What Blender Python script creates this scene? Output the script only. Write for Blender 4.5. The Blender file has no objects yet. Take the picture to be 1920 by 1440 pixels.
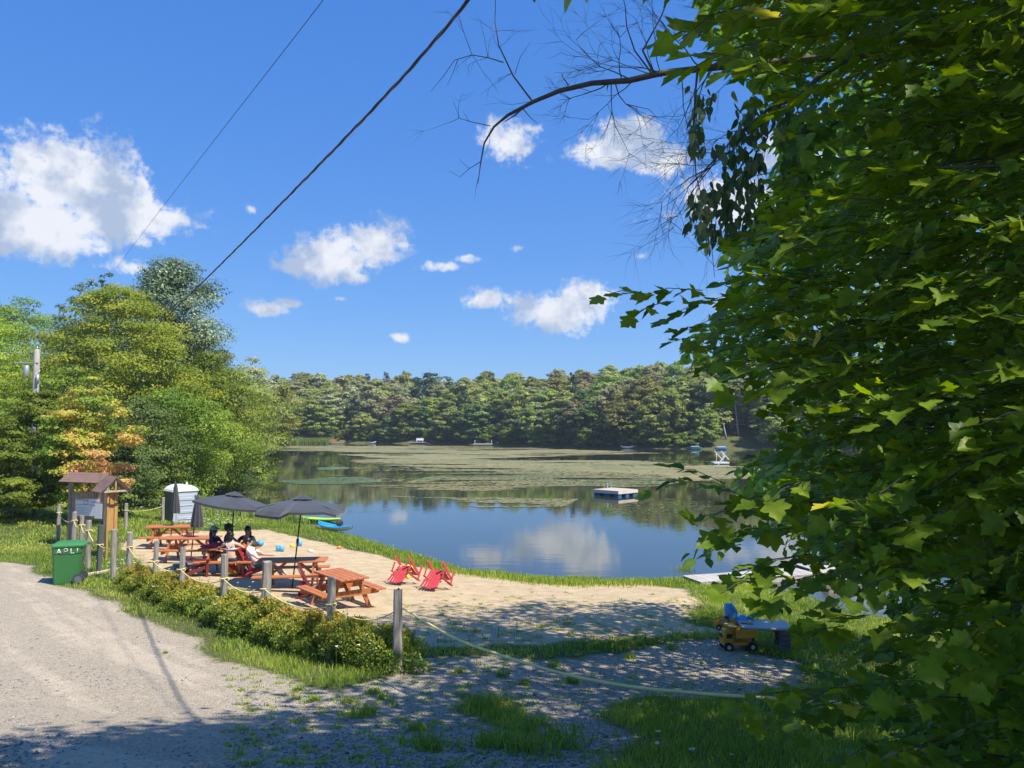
import bpy, bmesh, math, random
import numpy as np
from mathutils import Vector, Matrix
R = math.radians
sc = bpy.context.scene
COL = sc.collection
# ------------------------------------------------------------------ camera
F_PX = 1442.0
PITCH = math.atan(80 / F_PX)
CAM = Vector((0, 0, 5.0))
cd = bpy.data.cameras.new('camera'); cam = bpy.data.objects.new('camera', cd); COL.objects.link(cam)
cam.location = CAM; cam.rotation_euler = (math.pi / 2 + PITCH, 0, 0)
cd.sensor_width = 36; cd.lens = 36 * F_PX / 1920; cd.clip_start = 0.05; cd.clip_end = 5000
sc.camera = cam
# ------------------------------------------------------------------ light
SUN_EL, SUN_AZ = R(56), (0.82, -0.55)          # direction towards the sun: right of the camera, slightly behind
a = math.atan2(SUN_AZ[0], SUN_AZ[1])            # from +Y clockwise
sd = bpy.data.lights.new('sun', 'SUN'); sun = bpy.data.objects.new('sun', sd); COL.objects.link(sun)
sd.energy = 4.7; sd.angle = R(0.53); sd.color = (1.0, 0.94, 0.82)
to_sun = Vector((math.sin(a) * math.cos(SUN_EL), math.cos(a) * math.cos(SUN_EL), math.sin(SUN_EL)))
sun.rotation_euler = to_sun.to_track_quat('Z', 'Y').to_euler(); sun.location = (0, 0, 60)
sc.view_settings.view_transform = 'Standard'; sc.view_settings.look = 'None'
sc.view_settings.gamma = 1.0; sc.view_settings.exposure = 0.6
sc.cycles.max_bounces = 8; sc.cycles.diffuse_bounces = 3; sc.cycles.glossy_bounces = 3
sc.cycles.transmission_bounces = 6; sc.cycles.transparent_max_bounces = 8
sc.cycles.use_denoising = True; sc.cycles.sample_clamp_indirect = 6

def ray(u, v):
    p, q = (u - 960) / F_PX, (720 - v) / F_PX
    return Vector((p, math.cos(PITCH) - q * math.sin(PITCH), math.sin(PITCH) + q * math.cos(PITCH)))

def at(u, v, Y):
    "the point of the place seen at photo pixel (u, v), Y metres out"
    d = ray(u, v); return CAM + d * (Y / d.y)

# ------------------------------------------------------------------ world: sky and clouds by azimuth / elevation
world = bpy.data.worlds.new('World'); sc.world = world; world.use_nodes = True
nt = world.node_tree; nt.nodes.clear(); N = nt.nodes; L = nt.links
def wn(t, **k):
    n = N.new(t)
    for a_, b_ in k.items(): setattr(n, a_, b_)
    return n
def wm(op, x, y=None, z=None, clamp=False):
    n = N.new('ShaderNodeMath'); n.operation = op; n.use_clamp = clamp
    for i, w in enumerate((x, y, z)):
        if w is None: continue
        if isinstance(w, (int, float)): n.inputs[i].default_value = w
        else: L.new(w, n.inputs[i])
    return n.outputs[0]
sky = wn('ShaderNodeTexSky', sky_type='NISHITA'); sky.sun_disc = False
sky.sun_elevation = SUN_EL; sky.sun_rotation = a
sky.altitude = 300; sky.air_density = 1.0; sky.dust_density = 0.0; sky.ozone_density = 3.0
hs = wn('ShaderNodeHueSaturation'); hs.inputs['Saturation'].default_value = 1.34; hs.inputs['Value'].default_value = .94; hs.inputs['Hue'].default_value = .512
L.new(sky.outputs[0], hs.inputs['Color'])
bg = wn('ShaderNodeBackground'); bg.inputs['Strength'].default_value = 0.15
sg = wn('ShaderNodeSeparateColor'); L.new(hs.outputs[0], sg.inputs[0]); cg = wn('ShaderNodeCombineColor')
for i_, (k_, e_) in enumerate(((.64, .50), (1.12, .47), (2.25, .34))): L.new(wm('MULTIPLY', wm('POWER', wm('MAXIMUM', sg.outputs[i_], .01), e_), k_), cg.inputs[i_])
L.new(cg.outputs[0], bg.inputs['Color'])
tc = wn('ShaderNodeTexCoord'); sx = wn('ShaderNodeSeparateXYZ'); L.new(tc.outputs['Generated'], sx.inputs[0])
az = wm('ARCTAN2', sx.outputs[0], sx.outputs[1]); el = wm('ARCSINE', sx.outputs[2])
cxyz = wn('ShaderNodeCombineXYZ'); L.new(az, cxyz.inputs[0]); L.new(el, cxyz.inputs[1])
# warped coordinates for ragged edges
n1 = wn('ShaderNodeTexNoise'); n1.inputs['Scale'].default_value = 9; n1.inputs['Detail'].default_value = 9; n1.inputs['Roughness'].default_value = .62
L.new(cxyz.outputs[0], n1.inputs['Vector'])
n2 = wn('ShaderNodeTexNoise'); n2.inputs['Scale'].default_value = 48; n2.inputs['Detail'].default_value = 9; n2.inputs['Roughness'].default_value = .68
L.new(cxyz.outputs[0], n2.inputs['Vector'])
def azel(u, v):
    d = ray(u, v).normalized(); return math.atan2(d.x, d.y), math.asin(d.z)
# (u, v, half width px, half height px, weight)
CLOUDS = [(115, 345, 155, 85, 1.1), (60, 415, 180, 55, 1.1), (210, 400, 160, 50, 1.0), (120, 445, 120, 38, .8), (320, 405, 60, 26, .75), (245, 500, 85, 34, .62),
          (690, 455, 72, 46, 1.0), (640, 480, 80, 42, .95), (570, 500, 62, 18, .75), (670, 520, 38, 16, .7),
          (505, 580, 52, 18, .85), (545, 570, 40, 14, .7), (830, 500, 60, 15, .72), (875, 485, 36, 14, .75), (970, 465, 30, 12, .6),
          (912, 560, 56, 25, .95), (1060, 585, 92, 36, 1.05), (1105, 555, 62, 38, 1.05), (752, 632, 28, 12, .85),
          (950, 265, 66, 46, .8), (1000, 242, 40, 18, .55), (1130, 285, 86, 34, .9), (1190, 250, 70, 34, .9), (1240, 300, 70, 30, .85),
          (1360, 380, 120, 60, .9), (1530, 280, 130, 60, .95), (1480, 560, 120, 50, .95), (1640, 500, 120, 50, .8), (1205, 480, 30, 13, .45), (640, 560, 18, 9, .55), (470, 392, 22, 18, .5), (375, 425, 34, 16, .5),
          (2400, 300, 300, 90, 1), (2900, 500, 300, 60, 1), (-500, 350, 250, 70, 1)]
dens = None
for (u, v, ru, rv, wgt) in CLOUDS:
    a0, e0 = azel(u, v); a1, _ = azel(u + ru, v); _, e1 = azel(u, v - rv)
    mp = wn('ShaderNodeMapping', vector_type='TEXTURE'); L.new(cxyz.outputs[0], mp.inputs[0])
    mp.inputs['Location'].default_value = (a0, e0, 0); mp.inputs['Scale'].default_value = (abs(a1 - a0), abs(e1 - e0), 1)
    ln = wn('ShaderNodeVectorMath', operation='LENGTH'); L.new(mp.outputs[0], ln.inputs[0])
    d_ = wm('SUBTRACT', wgt + (.0 if ru > 60 else -.10), ln.outputs['Value'])
    d_ = wm('MULTIPLY', d_, 1.0)
    dens = d_ if dens is None else wm('SMOOTH_MAX', dens, d_, .35)
rag = wm('MULTIPLY_ADD', n1.outputs[0], 2.7, -1.35)
rag2 = wm('MULTIPLY_ADD', n2.outputs[0], 2.0, -1.0)
dd = wm('ADD', wm('ADD', dens, rag), rag2)
mr = wn('ShaderNodeMapRange', interpolation_type='SMOOTHSTEP'); L.new(dd, mr.inputs[0])
mr.inputs[1].default_value = -0.22; mr.inputs[2].default_value = 0.42
# shade: thick middles and undersides greyer, billowing tops bright
n3 = wn('ShaderNodeTexNoise'); n3.inputs['Scale'].default_value = 20; n3.inputs['Detail'].default_value = 6
mp3 = wn('ShaderNodeMapping'); mp3.inputs['Location'].default_value = (.02, -.035, 0); L.new(cxyz.outputs[0], mp3.inputs[0]); L.new(mp3.outputs[0], n3.inputs['Vector'])
relief = wm('SUBTRACT', n3.outputs[0], n1.outputs[0])
sh = wm('MULTIPLY_ADD', relief, 4.2, .50, clamp=True)
cr = wn('ShaderNodeValToRGB'); L.new(sh, cr.inputs[0])
cr.color_ramp.elements[0].position = 0.0; cr.color_ramp.elements[0].color = (.46, .56, .74, 1)
cr.color_ramp.elements[1].position = .8; cr.color_ramp.elements[1].color = (.93, .95, 1, 1)
bg2 = wn('ShaderNodeBackground'); bg2.inputs['Strength'].default_value = 0.66; L.new(cr.outputs[0], bg2.inputs['Color'])
ms = wn('ShaderNodeMixShader'); fac = wm('MULTIPLY', mr.outputs[0], .95); fac = wm('MULTIPLY', fac, wm('GREATER_THAN', el, 0.0))
L.new(fac, ms.inputs[0]); L.new(bg.outputs[0], ms.inputs[1]); L.new(bg2.outputs[0], ms.inputs[2])
wo = wn('ShaderNodeOutputWorld'); L.new(ms.outputs[0], wo.inputs[0])
world.cycles.sampling_method = 'MANUAL'; world.cycles.sample_map_resolution = 512

# ------------------------------------------------------------------ helpers
def tag(o, label=None, cat=None, group=None, kind=None):
    if label: o['label'] = label
    if cat: o['category'] = cat
    if group: o['group'] = group
    if kind: o['kind'] = kind
    return o

def root(name, loc, label, cat, group=None, rz=0.0):
    o = bpy.data.objects.new(name, None); COL.objects.link(o); o.location = loc; o.rotation_euler = (0, 0, rz)
    o.empty_display_size = .2
    return tag(o, label, cat, group)

def link(name, me, parent=None, loc=None):
    o = bpy.data.objects.new(name, me); COL.objects.link(o)
    if parent is not None: o.parent = parent
    if loc is not None: o.location = loc
    return o

def np_mesh(name, V, faces, mat=None, attrs=None, smooth=False):
    """V (n,3); faces: one (m,k) int array; attrs {name: (domain, values)}"""
    me = bpy.data.meshes.new(name); V = np.asarray(V, dtype=np.float32); faces = np.asarray(faces, dtype=np.int32)
    m, k = faces.shape
    me.vertices.add(len(V)); me.vertices.foreach_set('co', V.ravel())
    me.loops.add(m * k); me.loops.foreach_set('vertex_index', faces.ravel())
    me.polygons.add(m); me.polygons.foreach_set('loop_start', np.arange(0, m * k, k, dtype=np.int32))
    if smooth: me.polygons.foreach_set('use_smooth', np.ones(m, dtype=bool))
    me.update(calc_edges=True)
    for an, (dom, val) in (attrs or {}).items():
        at_ = me.attributes.new(an, 'FLOAT', dom); at_.data.foreach_set('value', np.asarray(val, dtype=np.float32).ravel())
    if mat: me.materials.append(mat)
    return me

def copy_tree(o, parent=None):
    c = o.copy(); COL.objects.link(c)
    if parent is not None: c.parent = parent
    for ch in list(o.children): copy_tree(ch, c)
    return c

class MB:
    "collects shapes, builds ONE mesh object"
    def __init__(self): self.bm = bmesh.new()
    def box(self, c, s, rot=None, bev=0.0):
        r = bmesh.ops.create_cube(self.bm, size=1.0)['verts']
        M = Matrix.Translation(c) @ (rot.to_4x4() if rot is not None else Matrix.Identity(4)) @ Matrix.Diagonal((*s, 1))
        bmesh.ops.transform(self.bm, matrix=M, verts=r)
        if bev:
            es = list({e for v in r for e in v.link_edges}); bmesh.ops.bevel(self.bm, geom=es, offset=bev, segments=1, affect='EDGES')
        return self
    def beam(self, p, q, w, t, bev=0.0):
        "board from p to q, w wide (horizontal across), t thick"
        p, q = Vector(p), Vector(q); d = (q - p); Lg = d.length; d.normalize()
        side = d.cross(Vector((0, 0, 1)))
        if side.length < 1e-4: side = Vector((1, 0, 0))
        side.normalize(); up = side.cross(d)
        rot = Matrix((side, d, up)).transposed()
        return self.box((p + q) / 2, (w, Lg, t), rot, bev)
    def tube(self, pts, rads, seg=8, cap=True):
        pts = [Vector(p) for p in pts]; rings = []
        if isinstance(rads, (int, float)): rads = [rads] * len(pts)
        ref = None
        for i, p in enumerate(pts):
            d = (pts[min(i + 1, len(pts) - 1)] - pts[max(i - 1, 0)])
            if d.length < 1e-9: d = Vector((0, 0, 1))
            d.normalize()
            if ref is None: ref = Vector((1, 0, 0)) if abs(d.x) < .8 else Vector((0, 1, 0))
            s = (ref - d * ref.dot(d)).normalized(); t = d.cross(s); ref = s
            rings.append([self.bm.verts.new(p + (s * math.cos(2 * math.pi * j / seg) + t * math.sin(2 * math.pi * j / seg)) * rads[i]) for j in range(seg)])
        for a_, b_ in zip(rings, rings[1:]):
            for j in range(seg):
                f = self.bm.faces.new((a_[j], a_[(j + 1) % seg], b_[(j + 1) % seg], b_[j])); f.smooth = True
        if cap:
            self.bm.faces.new(rings[0][::-1]); self.bm.faces.new(rings[-1])
        return self
    def poly(self, pts):
        self.bm.faces.new([self.bm.verts.new(p) for p in pts]); return self
    def ellipsoid(self, c, r, seg=14, rings=9, rot=None):
        v = bmesh.ops.create_uvsphere(self.bm, u_segments=seg, v_segments=rings, radius=1)['verts']
        M = Matrix.Translation(c) @ (rot.to_4x4() if rot is not None else Matrix.Identity(4)) @ Matrix.Diagonal((*r, 1))
        bmesh.ops.transform(self.bm, matrix=M, verts=v)
        for f in {f for x in v for f in x.link_faces}: f.smooth = True
        return self
    def prism(self, outline, thick, M=None):
        "outline in xy, extruded +z by thick"
        lo = [self.bm.verts.new((x, y, 0)) for x, y in outline]; hi = [self.bm.verts.new((x, y, thick)) for x, y in outline]
        n = len(lo); self.bm.faces.new(lo[::-1]); self.bm.faces.new(hi)
        for i in range(n): self.bm.faces.new((lo[i], lo[(i + 1) % n], hi[(i + 1) % n], hi[i]))
        if M is not None: bmesh.ops.transform(self.bm, matrix=M, verts=lo + hi)
        return self
    def rough(self, amp, seed=0):
        rnd = random.Random(seed)
        for v in self.bm.verts: v.co += Vector((rnd.uniform(-1, 1), rnd.uniform(-1, 1), rnd.uniform(-1, 1))) * amp
        return self
    def mesh(self, name, mat):
        me = bpy.data.meshes.new(name); bmesh.ops.recalc_face_normals(self.bm, faces=self.bm.faces); self.bm.to_mesh(me); self.bm.free()
        if mat: me.materials.append(mat)
        return me
    def build(self, name, mat, parent=None, loc=None): return link(name, self.mesh(name, mat), parent, loc)

# ------------------------------------------------------------------ materials
def mat_new(name):
    m = bpy.data.materials.new(name); m.use_nodes = True; t = m.node_tree; t.nodes.clear()
    return m, t
def NN(t, typ, **k):
    n = t.nodes.new(typ)
    for a_, b_ in k.items(): setattr(n, a_, b_)
    return n
def LK(t, a_, b_): t.links.new(a_, b_)
def ramp(t, fac, stops):
    n = NN(t, 'ShaderNodeValToRGB'); e = n.color_ramp.elements
    while len(e) > 1: e.remove(e[0])
    e[0].position = stops[0][0]; e[0].color = (*stops[0][1], 1)
    for p, c in stops[1:]:
        x = e.new(p); x.color = (*c, 1)
    LK(t, fac, n.inputs[0]); return n.outputs[0]
def noise(t, scale, detail=4, rough=.55, coord='Object', stretch=None, vec=None):
    n = NN(t, 'ShaderNodeTexNoise'); n.inputs['Scale'].default_value = scale; n.inputs['Detail'].default_value = detail; n.inputs['Roughness'].default_value = rough
    if vec is None:
        c = NN(t, 'ShaderNodeTexCoord'); vec = c.outputs[coord]
    if stretch:
        mp = NN(t, 'ShaderNodeMapping'); mp.inputs['Scale'].default_value = stretch; LK(t, vec, mp.inputs[0]); vec = mp.outputs[0]
    LK(t, vec, n.inputs['Vector']); return n.outputs[0]
def mth(t, op, x, y=None, z=None, clamp=False):
    n = NN(t, 'ShaderNodeMath'); n.operation = op; n.use_clamp = clamp
    for i, w in enumerate((x, y, z)):
        if w is None: continue
        if isinstance(w, (int, float)): n.inputs[i].default_value = w
        else: LK(t, w, n.inputs[i])
    return n.outputs[0]
def mix(t, fac, A, B):
    n = NN(t, 'ShaderNodeMix', data_type='RGBA')
    for i, w in ((0, fac), (6, A), (7, B)):
        if isinstance(w, (int, float)): n.inputs[i].default_value = w
        elif isinstance(w, tuple): n.inputs[i].default_value = (*w, 1)
        else: LK(t, w, n.inputs[i])
    return n.outputs[2]
def out(t, sh):
    o = NN(t, 'ShaderNodeOutputMaterial'); LK(t, sh, o.inputs[0])
def pbsdf(t, col, rough=.6, bump=None, bstr=.3, bdist=.01, **k):
    p = NN(t, 'ShaderNodeBsdfPrincipled')
    if isinstance(col, tuple): p.inputs['Base Color'].default_value = (*col, 1)
    else: LK(t, col, p.inputs['Base Color'])
    if isinstance(rough, (int, float)): p.inputs['Roughness'].default_value = rough
    else: LK(t, rough, p.inputs['Roughness'])
    for a_, b_ in k.items(): p.inputs[a_.replace('_', ' ')].default_value = b_
    if bump is not None:
        b = NN(t, 'ShaderNodeBump'); b.inputs['Strength'].default_value = bstr; b.inputs['Distance'].default_value = bdist
        LK(t, bump, b.inputs['Height']); LK(t, b.outputs[0], p.inputs['Normal'])
    return p.outputs[0]
def M_plain(name, col, rough=.5, var=.12, scale=8, bstr=.15, bdist=.004, **k):
    m, t = mat_new(name); n = noise(t, scale)
    c = mix(t, n, tuple(max(0, x * (1 - var)) for x in col), tuple(min(1, x * (1 + var)) for x in col))
    n2 = noise(t, scale * 9, 5)
    out(t, pbsdf(t, c, rough, n2, bstr, bdist, **k)); return m
def M_wood(name, dark, light, scale=6, stretch=(1, 1, .12), rough=.7, bstr=.5):
    m, t = mat_new(name)
    n = noise(t, scale * 4, 6, .65, stretch=stretch); n2 = noise(t, scale * .5, 3)
    f = mth(t, 'ADD', mth(t, 'MULTIPLY', n, .75), mth(t, 'MULTIPLY', n2, .25))
    c = ramp(t, f, [(.3, dark), (.65, light)])
    out(t, pbsdf(t, c, rough, n, bstr, .006)); return m
def M_leaf(name, stops, trans=.32, rough=.55, spec=.15, objvar=.10, gain=2.1, blotch=0):
    stops = [(p_, tuple(min(.8, c_ * gain) for c_ in col_)) for p_, col_ in stops]
    m, t = mat_new(name)
    at_ = NN(t, 'ShaderNodeAttribute', attribute_name='tone'); c = ramp(t, at_.outputs['Fac'], stops)
    oi = NN(t, 'ShaderNodeObjectInfo')
    h = NN(t, 'ShaderNodeHueSaturation'); LK(t, c, h.inputs['Color'])
    LK(t, mth(t, 'MULTIPLY_ADD', oi.outputs['Random'], objvar * .35, .5 - objvar * .175), h.inputs['Hue'])
    LK(t, mth(t, 'MULTIPLY_ADD', oi.outputs['Random'], objvar * 4, 1 - objvar * 2), h.inputs['Value'])
    if blotch:
        b1 = mth(t, 'MULTIPLY_ADD', noise(t, blotch, 4, .6), 1.5, .28); h3 = NN(t, 'ShaderNodeHueSaturation'); LK(t, b1, h3.inputs['Value']); LK(t, h.outputs[0], h3.inputs['Color']); h = h3
    p = NN(t, 'ShaderNodeBsdfPrincipled'); LK(t, h.outputs[0], p.inputs['Base Color']); p.inputs['Roughness'].default_value = rough
    p.inputs['Specular IOR Level'].default_value = spec
    tr = NN(t, 'ShaderNodeBsdfTranslucent')
    h2 = NN(t, 'ShaderNodeHueSaturation'); h2.inputs['Hue'].default_value = .485; h2.inputs['Saturation'].default_value = 1.1; h2.inputs['Value'].default_value = 1.7
    LK(t, h.outputs[0], h2.inputs['Color']); LK(t, h2.outputs[0], tr.inputs['Color'])
    x = NN(t, 'ShaderNodeMixShader'); x.inputs[0].default_value = trans; LK(t, p.outputs[0], x.inputs[1]); LK(t, tr.outputs[0], x.inputs[2])
    out(t, x.outputs[0]); return m

# ------------------------------------------------------------------ terrain
rs = np.random.RandomState(7)
_lat = rs.rand(128, 128)
def vnoise(x, y, s, off=0.0):
    x = np.asarray(x, float) / s + 37.3 + off; y = np.asarray(y, float) / s + 91.7 + off * 1.7
    xi, yi = np.floor(x).astype(int), np.floor(y).astype(int); fx, fy = x - xi, y - yi
    fx = fx * fx * (3 - 2 * fx); fy = fy * fy * (3 - 2 * fy)
    g = lambda a_, b_: _lat[a_ % 128, b_ % 128]
    return (g(xi, yi) * (1 - fx) + g(xi + 1, yi) * fx) * (1 - fy) + (g(xi, yi + 1) * (1 - fx) + g(xi + 1, yi + 1) * fx) * fy - .5
def fbm(x, y, s, o=4, off=0.0):
    r, a_, tot = 0, 1, 0
    for i in range(o): r = r + a_ * vnoise(x, y, s / 2 ** i, off + i * 3.1); tot += a_; a_ *= .55
    return r / tot
def sdf(poly, x, y):
    "signed distance, positive inside"
    P = np.asarray(poly, float); x = np.asarray(x, float); y = np.asarray(y, float)
    d = np.full(x.shape, 1e18); ins = np.zeros(x.shape, bool)
    for (x0, y0), (x1, y1) in zip(P, np.roll(P, -1, 0)):
        ex, ey = x1 - x0, y1 - y0; l2 = ex * ex + ey * ey + 1e-12
        t_ = np.clip(((x - x0) * ex + (y - y0) * ey) / l2, 0, 1)
        d = np.minimum(d, (x - x0 - t_ * ex) ** 2 + (y - y0 - t_ * ey) ** 2)
        c = ((y0 > y) != (y1 > y)); xx = x0 + (y - y0) * ex / (ey if abs(ey) > 1e-12 else 1e-12)
        ins ^= c & (x < xx)
    d = np.sqrt(d); return np.where(ins, d, -d)
LAKE = [(10.1, 19.9), (9.1, 20.9), (8.65, 23.1), (7.5, 24.7), (5.6, 25.2), (2.27, 25.1), (.7, 25.5), (-2.1, 27.2), (-4.7, 31.1), (-7.9, 35.7), (-10.9, 39.2),
        (-14, 42.9), (-17.9, 48.7), (-22.7, 55.5), (-27.4, 62.7), (-29.5, 70), (-31.5, 82), (-36, 110), (-45, 140), (-64, 185), (-78, 228), (-60, 233), (-40, 232), (-20, 224), (-3, 212), (10, 198),
        (29, 177), (51, 168), (80, 160), (120, 150), (150, 120), (140, 80), (90, 45), (50, 27), (30, 19), (18, 16.5)]
def height(x, y):
    x = np.asarray(x, float); y = np.asarray(y, float)
    s = -sdf(LAKE, x, y)                                 # + on land
    sp = np.maximum(s, 0)
    z = 1.32 * (1 - np.exp(-(sp / 9) ** 1.3))
    z = np.where(s < 0, np.maximum(s * .12, -1.6), z)
    near = np.interp(y, [-20, -4, 0, 4, 7, 10, 12.8, 14], [2.1, 2.1, 2.05, 1.55, .85, .27, .02, 0])
    near = near * np.interp(np.abs(x - 1), [0, 16, 40], [1, 1, .4])
    lf = np.maximum(0, -x - 16.5)
    left = np.where(y < 200, np.minimum(lf * .055 + lf * lf * .0012, 9), 0) * np.clip(sp / 12, 0, 1)
    far = np.where(y > 120, 1, 0) * (7.0 * (1 - np.exp(-sp / 34)) + .045 * np.minimum(sp, 300)) * np.clip((y - 120) / 40, 0, 1)
    right = np.maximum(0, x - 14) * .06 * (y < 60) * (s > 0)
    bump = (fbm(x, y, 6, 3) * .16 + fbm(x, y, 1.3, 3, 9) * .035) * np.clip(sp / 2, 0, 1)
    return z + near + left * (s > 0) + far * (s > 0) + right + bump
def gz(x, y): return float(height(np.array([x]), np.array([y]))[0])
def hit(u, v):
    "where the sight line through a photo pixel meets the ground"
    d = ray(u, v); Y = np.geomspace(1.5, 700, 1500); k = Y / d.y
    X = d.x * k; Z = CAM.z + d.z * k; g = height(X, Y); i = np.argmax(Z <= g)
    if Z[i] > g[i]: i = -1
    return float(X[i]), float(Y[i])
def on(u, v):
    x, y = hit(u, v); return Vector((x, y, gz(x, y)))
def up(u, Y):
    "ground point under column u at depth Y"
    x = (u - 960) / F_PX * Y; return Vector((x, Y, gz(x, Y)))
PW = lambda pts: [hit(*p) for p in pts]
GRAVEL = PW([(-300, 1035), (0, 1055), (60, 1062), (100, 1092), (170, 1112), (230, 1150), (330, 1192), (420, 1237), (480, 1262), (560, 1292), (650, 1300), (745, 1270), (780, 1240),
             (850, 1232), (1000, 1236), (1120, 1230), (1200, 1222), (1330, 1200), (1375, 1214), (1400, 1228), (1500, 1242), (1530, 1285), (1480, 1300), (1300, 1310), (1200, 1295), (1110, 1335), (1150, 1400), (1090, 1445)]) + [(.9, 1), (.9, -9), (-40, -9), (-40, 12)]
ISLE = PW([(870, 1302), (950, 1312), (1000, 1350), (1075, 1390), (1040, 1432), (950, 1412), (900, 1365)])
SAND = PW([(228, 1012), (300, 1004), (420, 996), (500, 994), (560, 1006), (640, 1026), (720, 1046), (800, 1066), (900, 1080), (1000, 1087), (1100, 1094), (1200, 1094), (1290, 1107), (1300, 1135), (1285, 1165), (1340, 1180),
           (1200, 1192), (1050, 1200), (900, 1206), (800, 1210), (748, 1205), (640, 1168), (500, 1132), (420, 1108), (340, 1088), (262, 1062)])
BAND = PW([(760, 1212), (860, 1205), (1000, 1200), (1200, 1190), (1340, 1186), (1335, 1200), (1200, 1222), (1000, 1236), (850, 1230)])
TRACK = [(-26, 36), (-33, 44), (-44, 60), (-66, 95), (-90, 130), (-100, 130), (-74, 95), (-50, 60), (-39, 46), (-31, 36)]
def zones(x, y):
    w1 = fbm(x, y, 1.6, 4, 3) * 1.1 + fbm(x, y, .35, 2, 5) * .25
    g = np.maximum(sdf(GRAVEL, x, y), sdf(TRACK, x, y)); g = np.minimum(g, -sdf(ISLE, x, y))
    g = g + w1 * .7; s = sdf(SAND, x, y) + w1 * 1.0
    return np.clip(g * 1.6 + .5, 0, 1), np.clip(s * 1.1 + .5, 0, 1)

# one sheet round the camera, finest in view and near
azs = np.concatenate([np.linspace(-180, -46, 50, endpoint=False), np.linspace(-46, 46, 560, endpoint=False), np.linspace(46, 180, 50)])
rr = np.concatenate([np.linspace(0.05, 1.5, 6, endpoint=False), np.geomspace(1.5, 60, 400, endpoint=False), np.geomspace(60, 1500, 110)])
A_, R_ = np.meshgrid(np.radians(azs), rr, indexing='ij'); GX = R_ * np.sin(A_); GY = R_ * np.cos(A_)
GZ = height(GX.ravel(), GY.ravel()); gv, sv = zones(GX.ravel(), GY.ravel())
na, nr = len(azs), len(rr); idx = np.arange(na * nr).reshape(na, nr)
Fq = np.stack([idx[:-1, :-1], idx[1:, :-1], idx[1:, 1:], idx[:-1, 1:]], -1).reshape(-1, 4)
Vg = np.stack([GX.ravel(), GY.ravel(), GZ], 1)

m_ground, t = mat_new('ground_surface')
Ag = NN(t, 'ShaderNodeAttribute', attribute_name='gravel').outputs['Fac']; As = NN(t, 'ShaderNodeAttribute', attribute_name='sand').outputs['Fac']
geo = NN(t, 'ShaderNodeNewGeometry').outputs['Position']
f1 = noise(t, 2.2, 6, .6, vec=geo); f2 = noise(t, 14, 6, .7, vec=geo); f3 = noise(t, .35, 3, .5, vec=geo); f4 = noise(t, 60, 3, .7, vec=geo)
vor = NN(t, 'ShaderNodeTexVoronoi'); vor.inputs['Scale'].default_value = 42; LK(t, geo, vor.inputs['Vector'])
vor2 = NN(t, 'ShaderNodeTexVoronoi'); vor2.inputs['Scale'].default_value = 17; LK(t, geo, vor2.inputs['Vector'])
c_soil = ramp(t, f2, [(.3, (.055, .06, .022)), (.55, (.11, .12, .04)), (.75, (.22, .19, .10))])
c_grav0 = ramp(t, vor.outputs['Color'], [(.0, (.15, .14, .125)), (.5, (.40, .335, .245)), (1, (.64, .55, .42))])
mpt = NN(t, 'ShaderNodeMapping', vector_type='POINT'); mpt.inputs['Rotation'].default_value = (0, 0, -math.atan2(hit(100, 1092)[1] - hit(560, 1292)[1], hit(100, 1092)[0] - hit(560, 1292)[0])); LK(t, geo, mpt.inputs[0])
tracks = noise(t, .8, 5, .62, vec=mpt.outputs[0], stretch=(.16, 1.5, 1))
tf = mth(t, 'MULTIPLY_ADD', mth(t, 'ADD', mth(t, 'MULTIPLY', tracks, .85), mth(t, 'MULTIPLY', f1, .25)), 8, -4.1, clamp=True)
c_dirt = ramp(t, f2, [(.3, (.50, .41, .305)), (.7, (.70, .59, .45))])
sepp = NN(t, 'ShaderNodeSeparateXYZ'); LK(t, geo, sepp.inputs[0])
leftish = mth(t, 'MULTIPLY_ADD', sepp.outputs[0], -.25, .25, clamp=True)
c_grav = mix(t, mth(t, 'MULTIPLY', mth(t, 'MAXIMUM', tf, mth(t, 'MULTIPLY', leftish, .40)), mth(t, 'MULTIPLY_ADD', leftish, .75, .25)), c_grav0, c_dirt)
c_sand = ramp(t, mth(t, 'ADD', mth(t, 'MULTIPLY', f1, .5), mth(t, 'MULTIPLY', f2, .5)), [(.32, (.33, .225, .125)), (.5, (.50, .385, .235)), (.7, (.64, .51, .33))])
ms_ = mth(t, 'MULTIPLY_ADD', mth(t, 'ADD', As, mth(t, 'MULTIPLY_ADD', f2, .5, -.25)), 4, -1.5, clamp=True)
mg_ = mth(t, 'MULTIPLY_ADD', mth(t, 'ADD', Ag, mth(t, 'MULTIPLY_ADD', f2, .6, -.3)), 4, -1.5, clamp=True)
cc = mix(t, ms_, c_soil, c_sand); cc = mix(t, mg_, cc, c_grav)
hgt = mth(t, 'ADD', mth(t, 'MULTIPLY', mth(t, 'MULTIPLY', vor.outputs['Distance'], mg_), -1.3), mth(t, 'ADD', mth(t, 'MULTIPLY', f2, 1.0), mth(t, 'MULTIPLY', f1, 1.5)))
out(t, pbsdf(t, cc, .9, hgt, .8, .035, Specular_IOR_Level=.2))

fg = gv[Fq].mean(1); fs = sv[Fq].mean(1)
which = np.where(fg > .5, 1, np.where(fs > .5, 2, 0))
ATT = {}
for k_, nm in ((0, 'ground'), (1, 'gravel_road'), (2, 'sand_beach')):
    ff = Fq[which == k_]; used, inv = np.unique(ff, return_inverse=True)
    me = np_mesh(nm, Vg[used], inv.reshape(-1, 4), m_ground, {'gravel': ('POINT', gv[used]), 'sand': ('POINT', sv[used])}, smooth=True)
    tag(link(nm, me), kind='structure')

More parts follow.
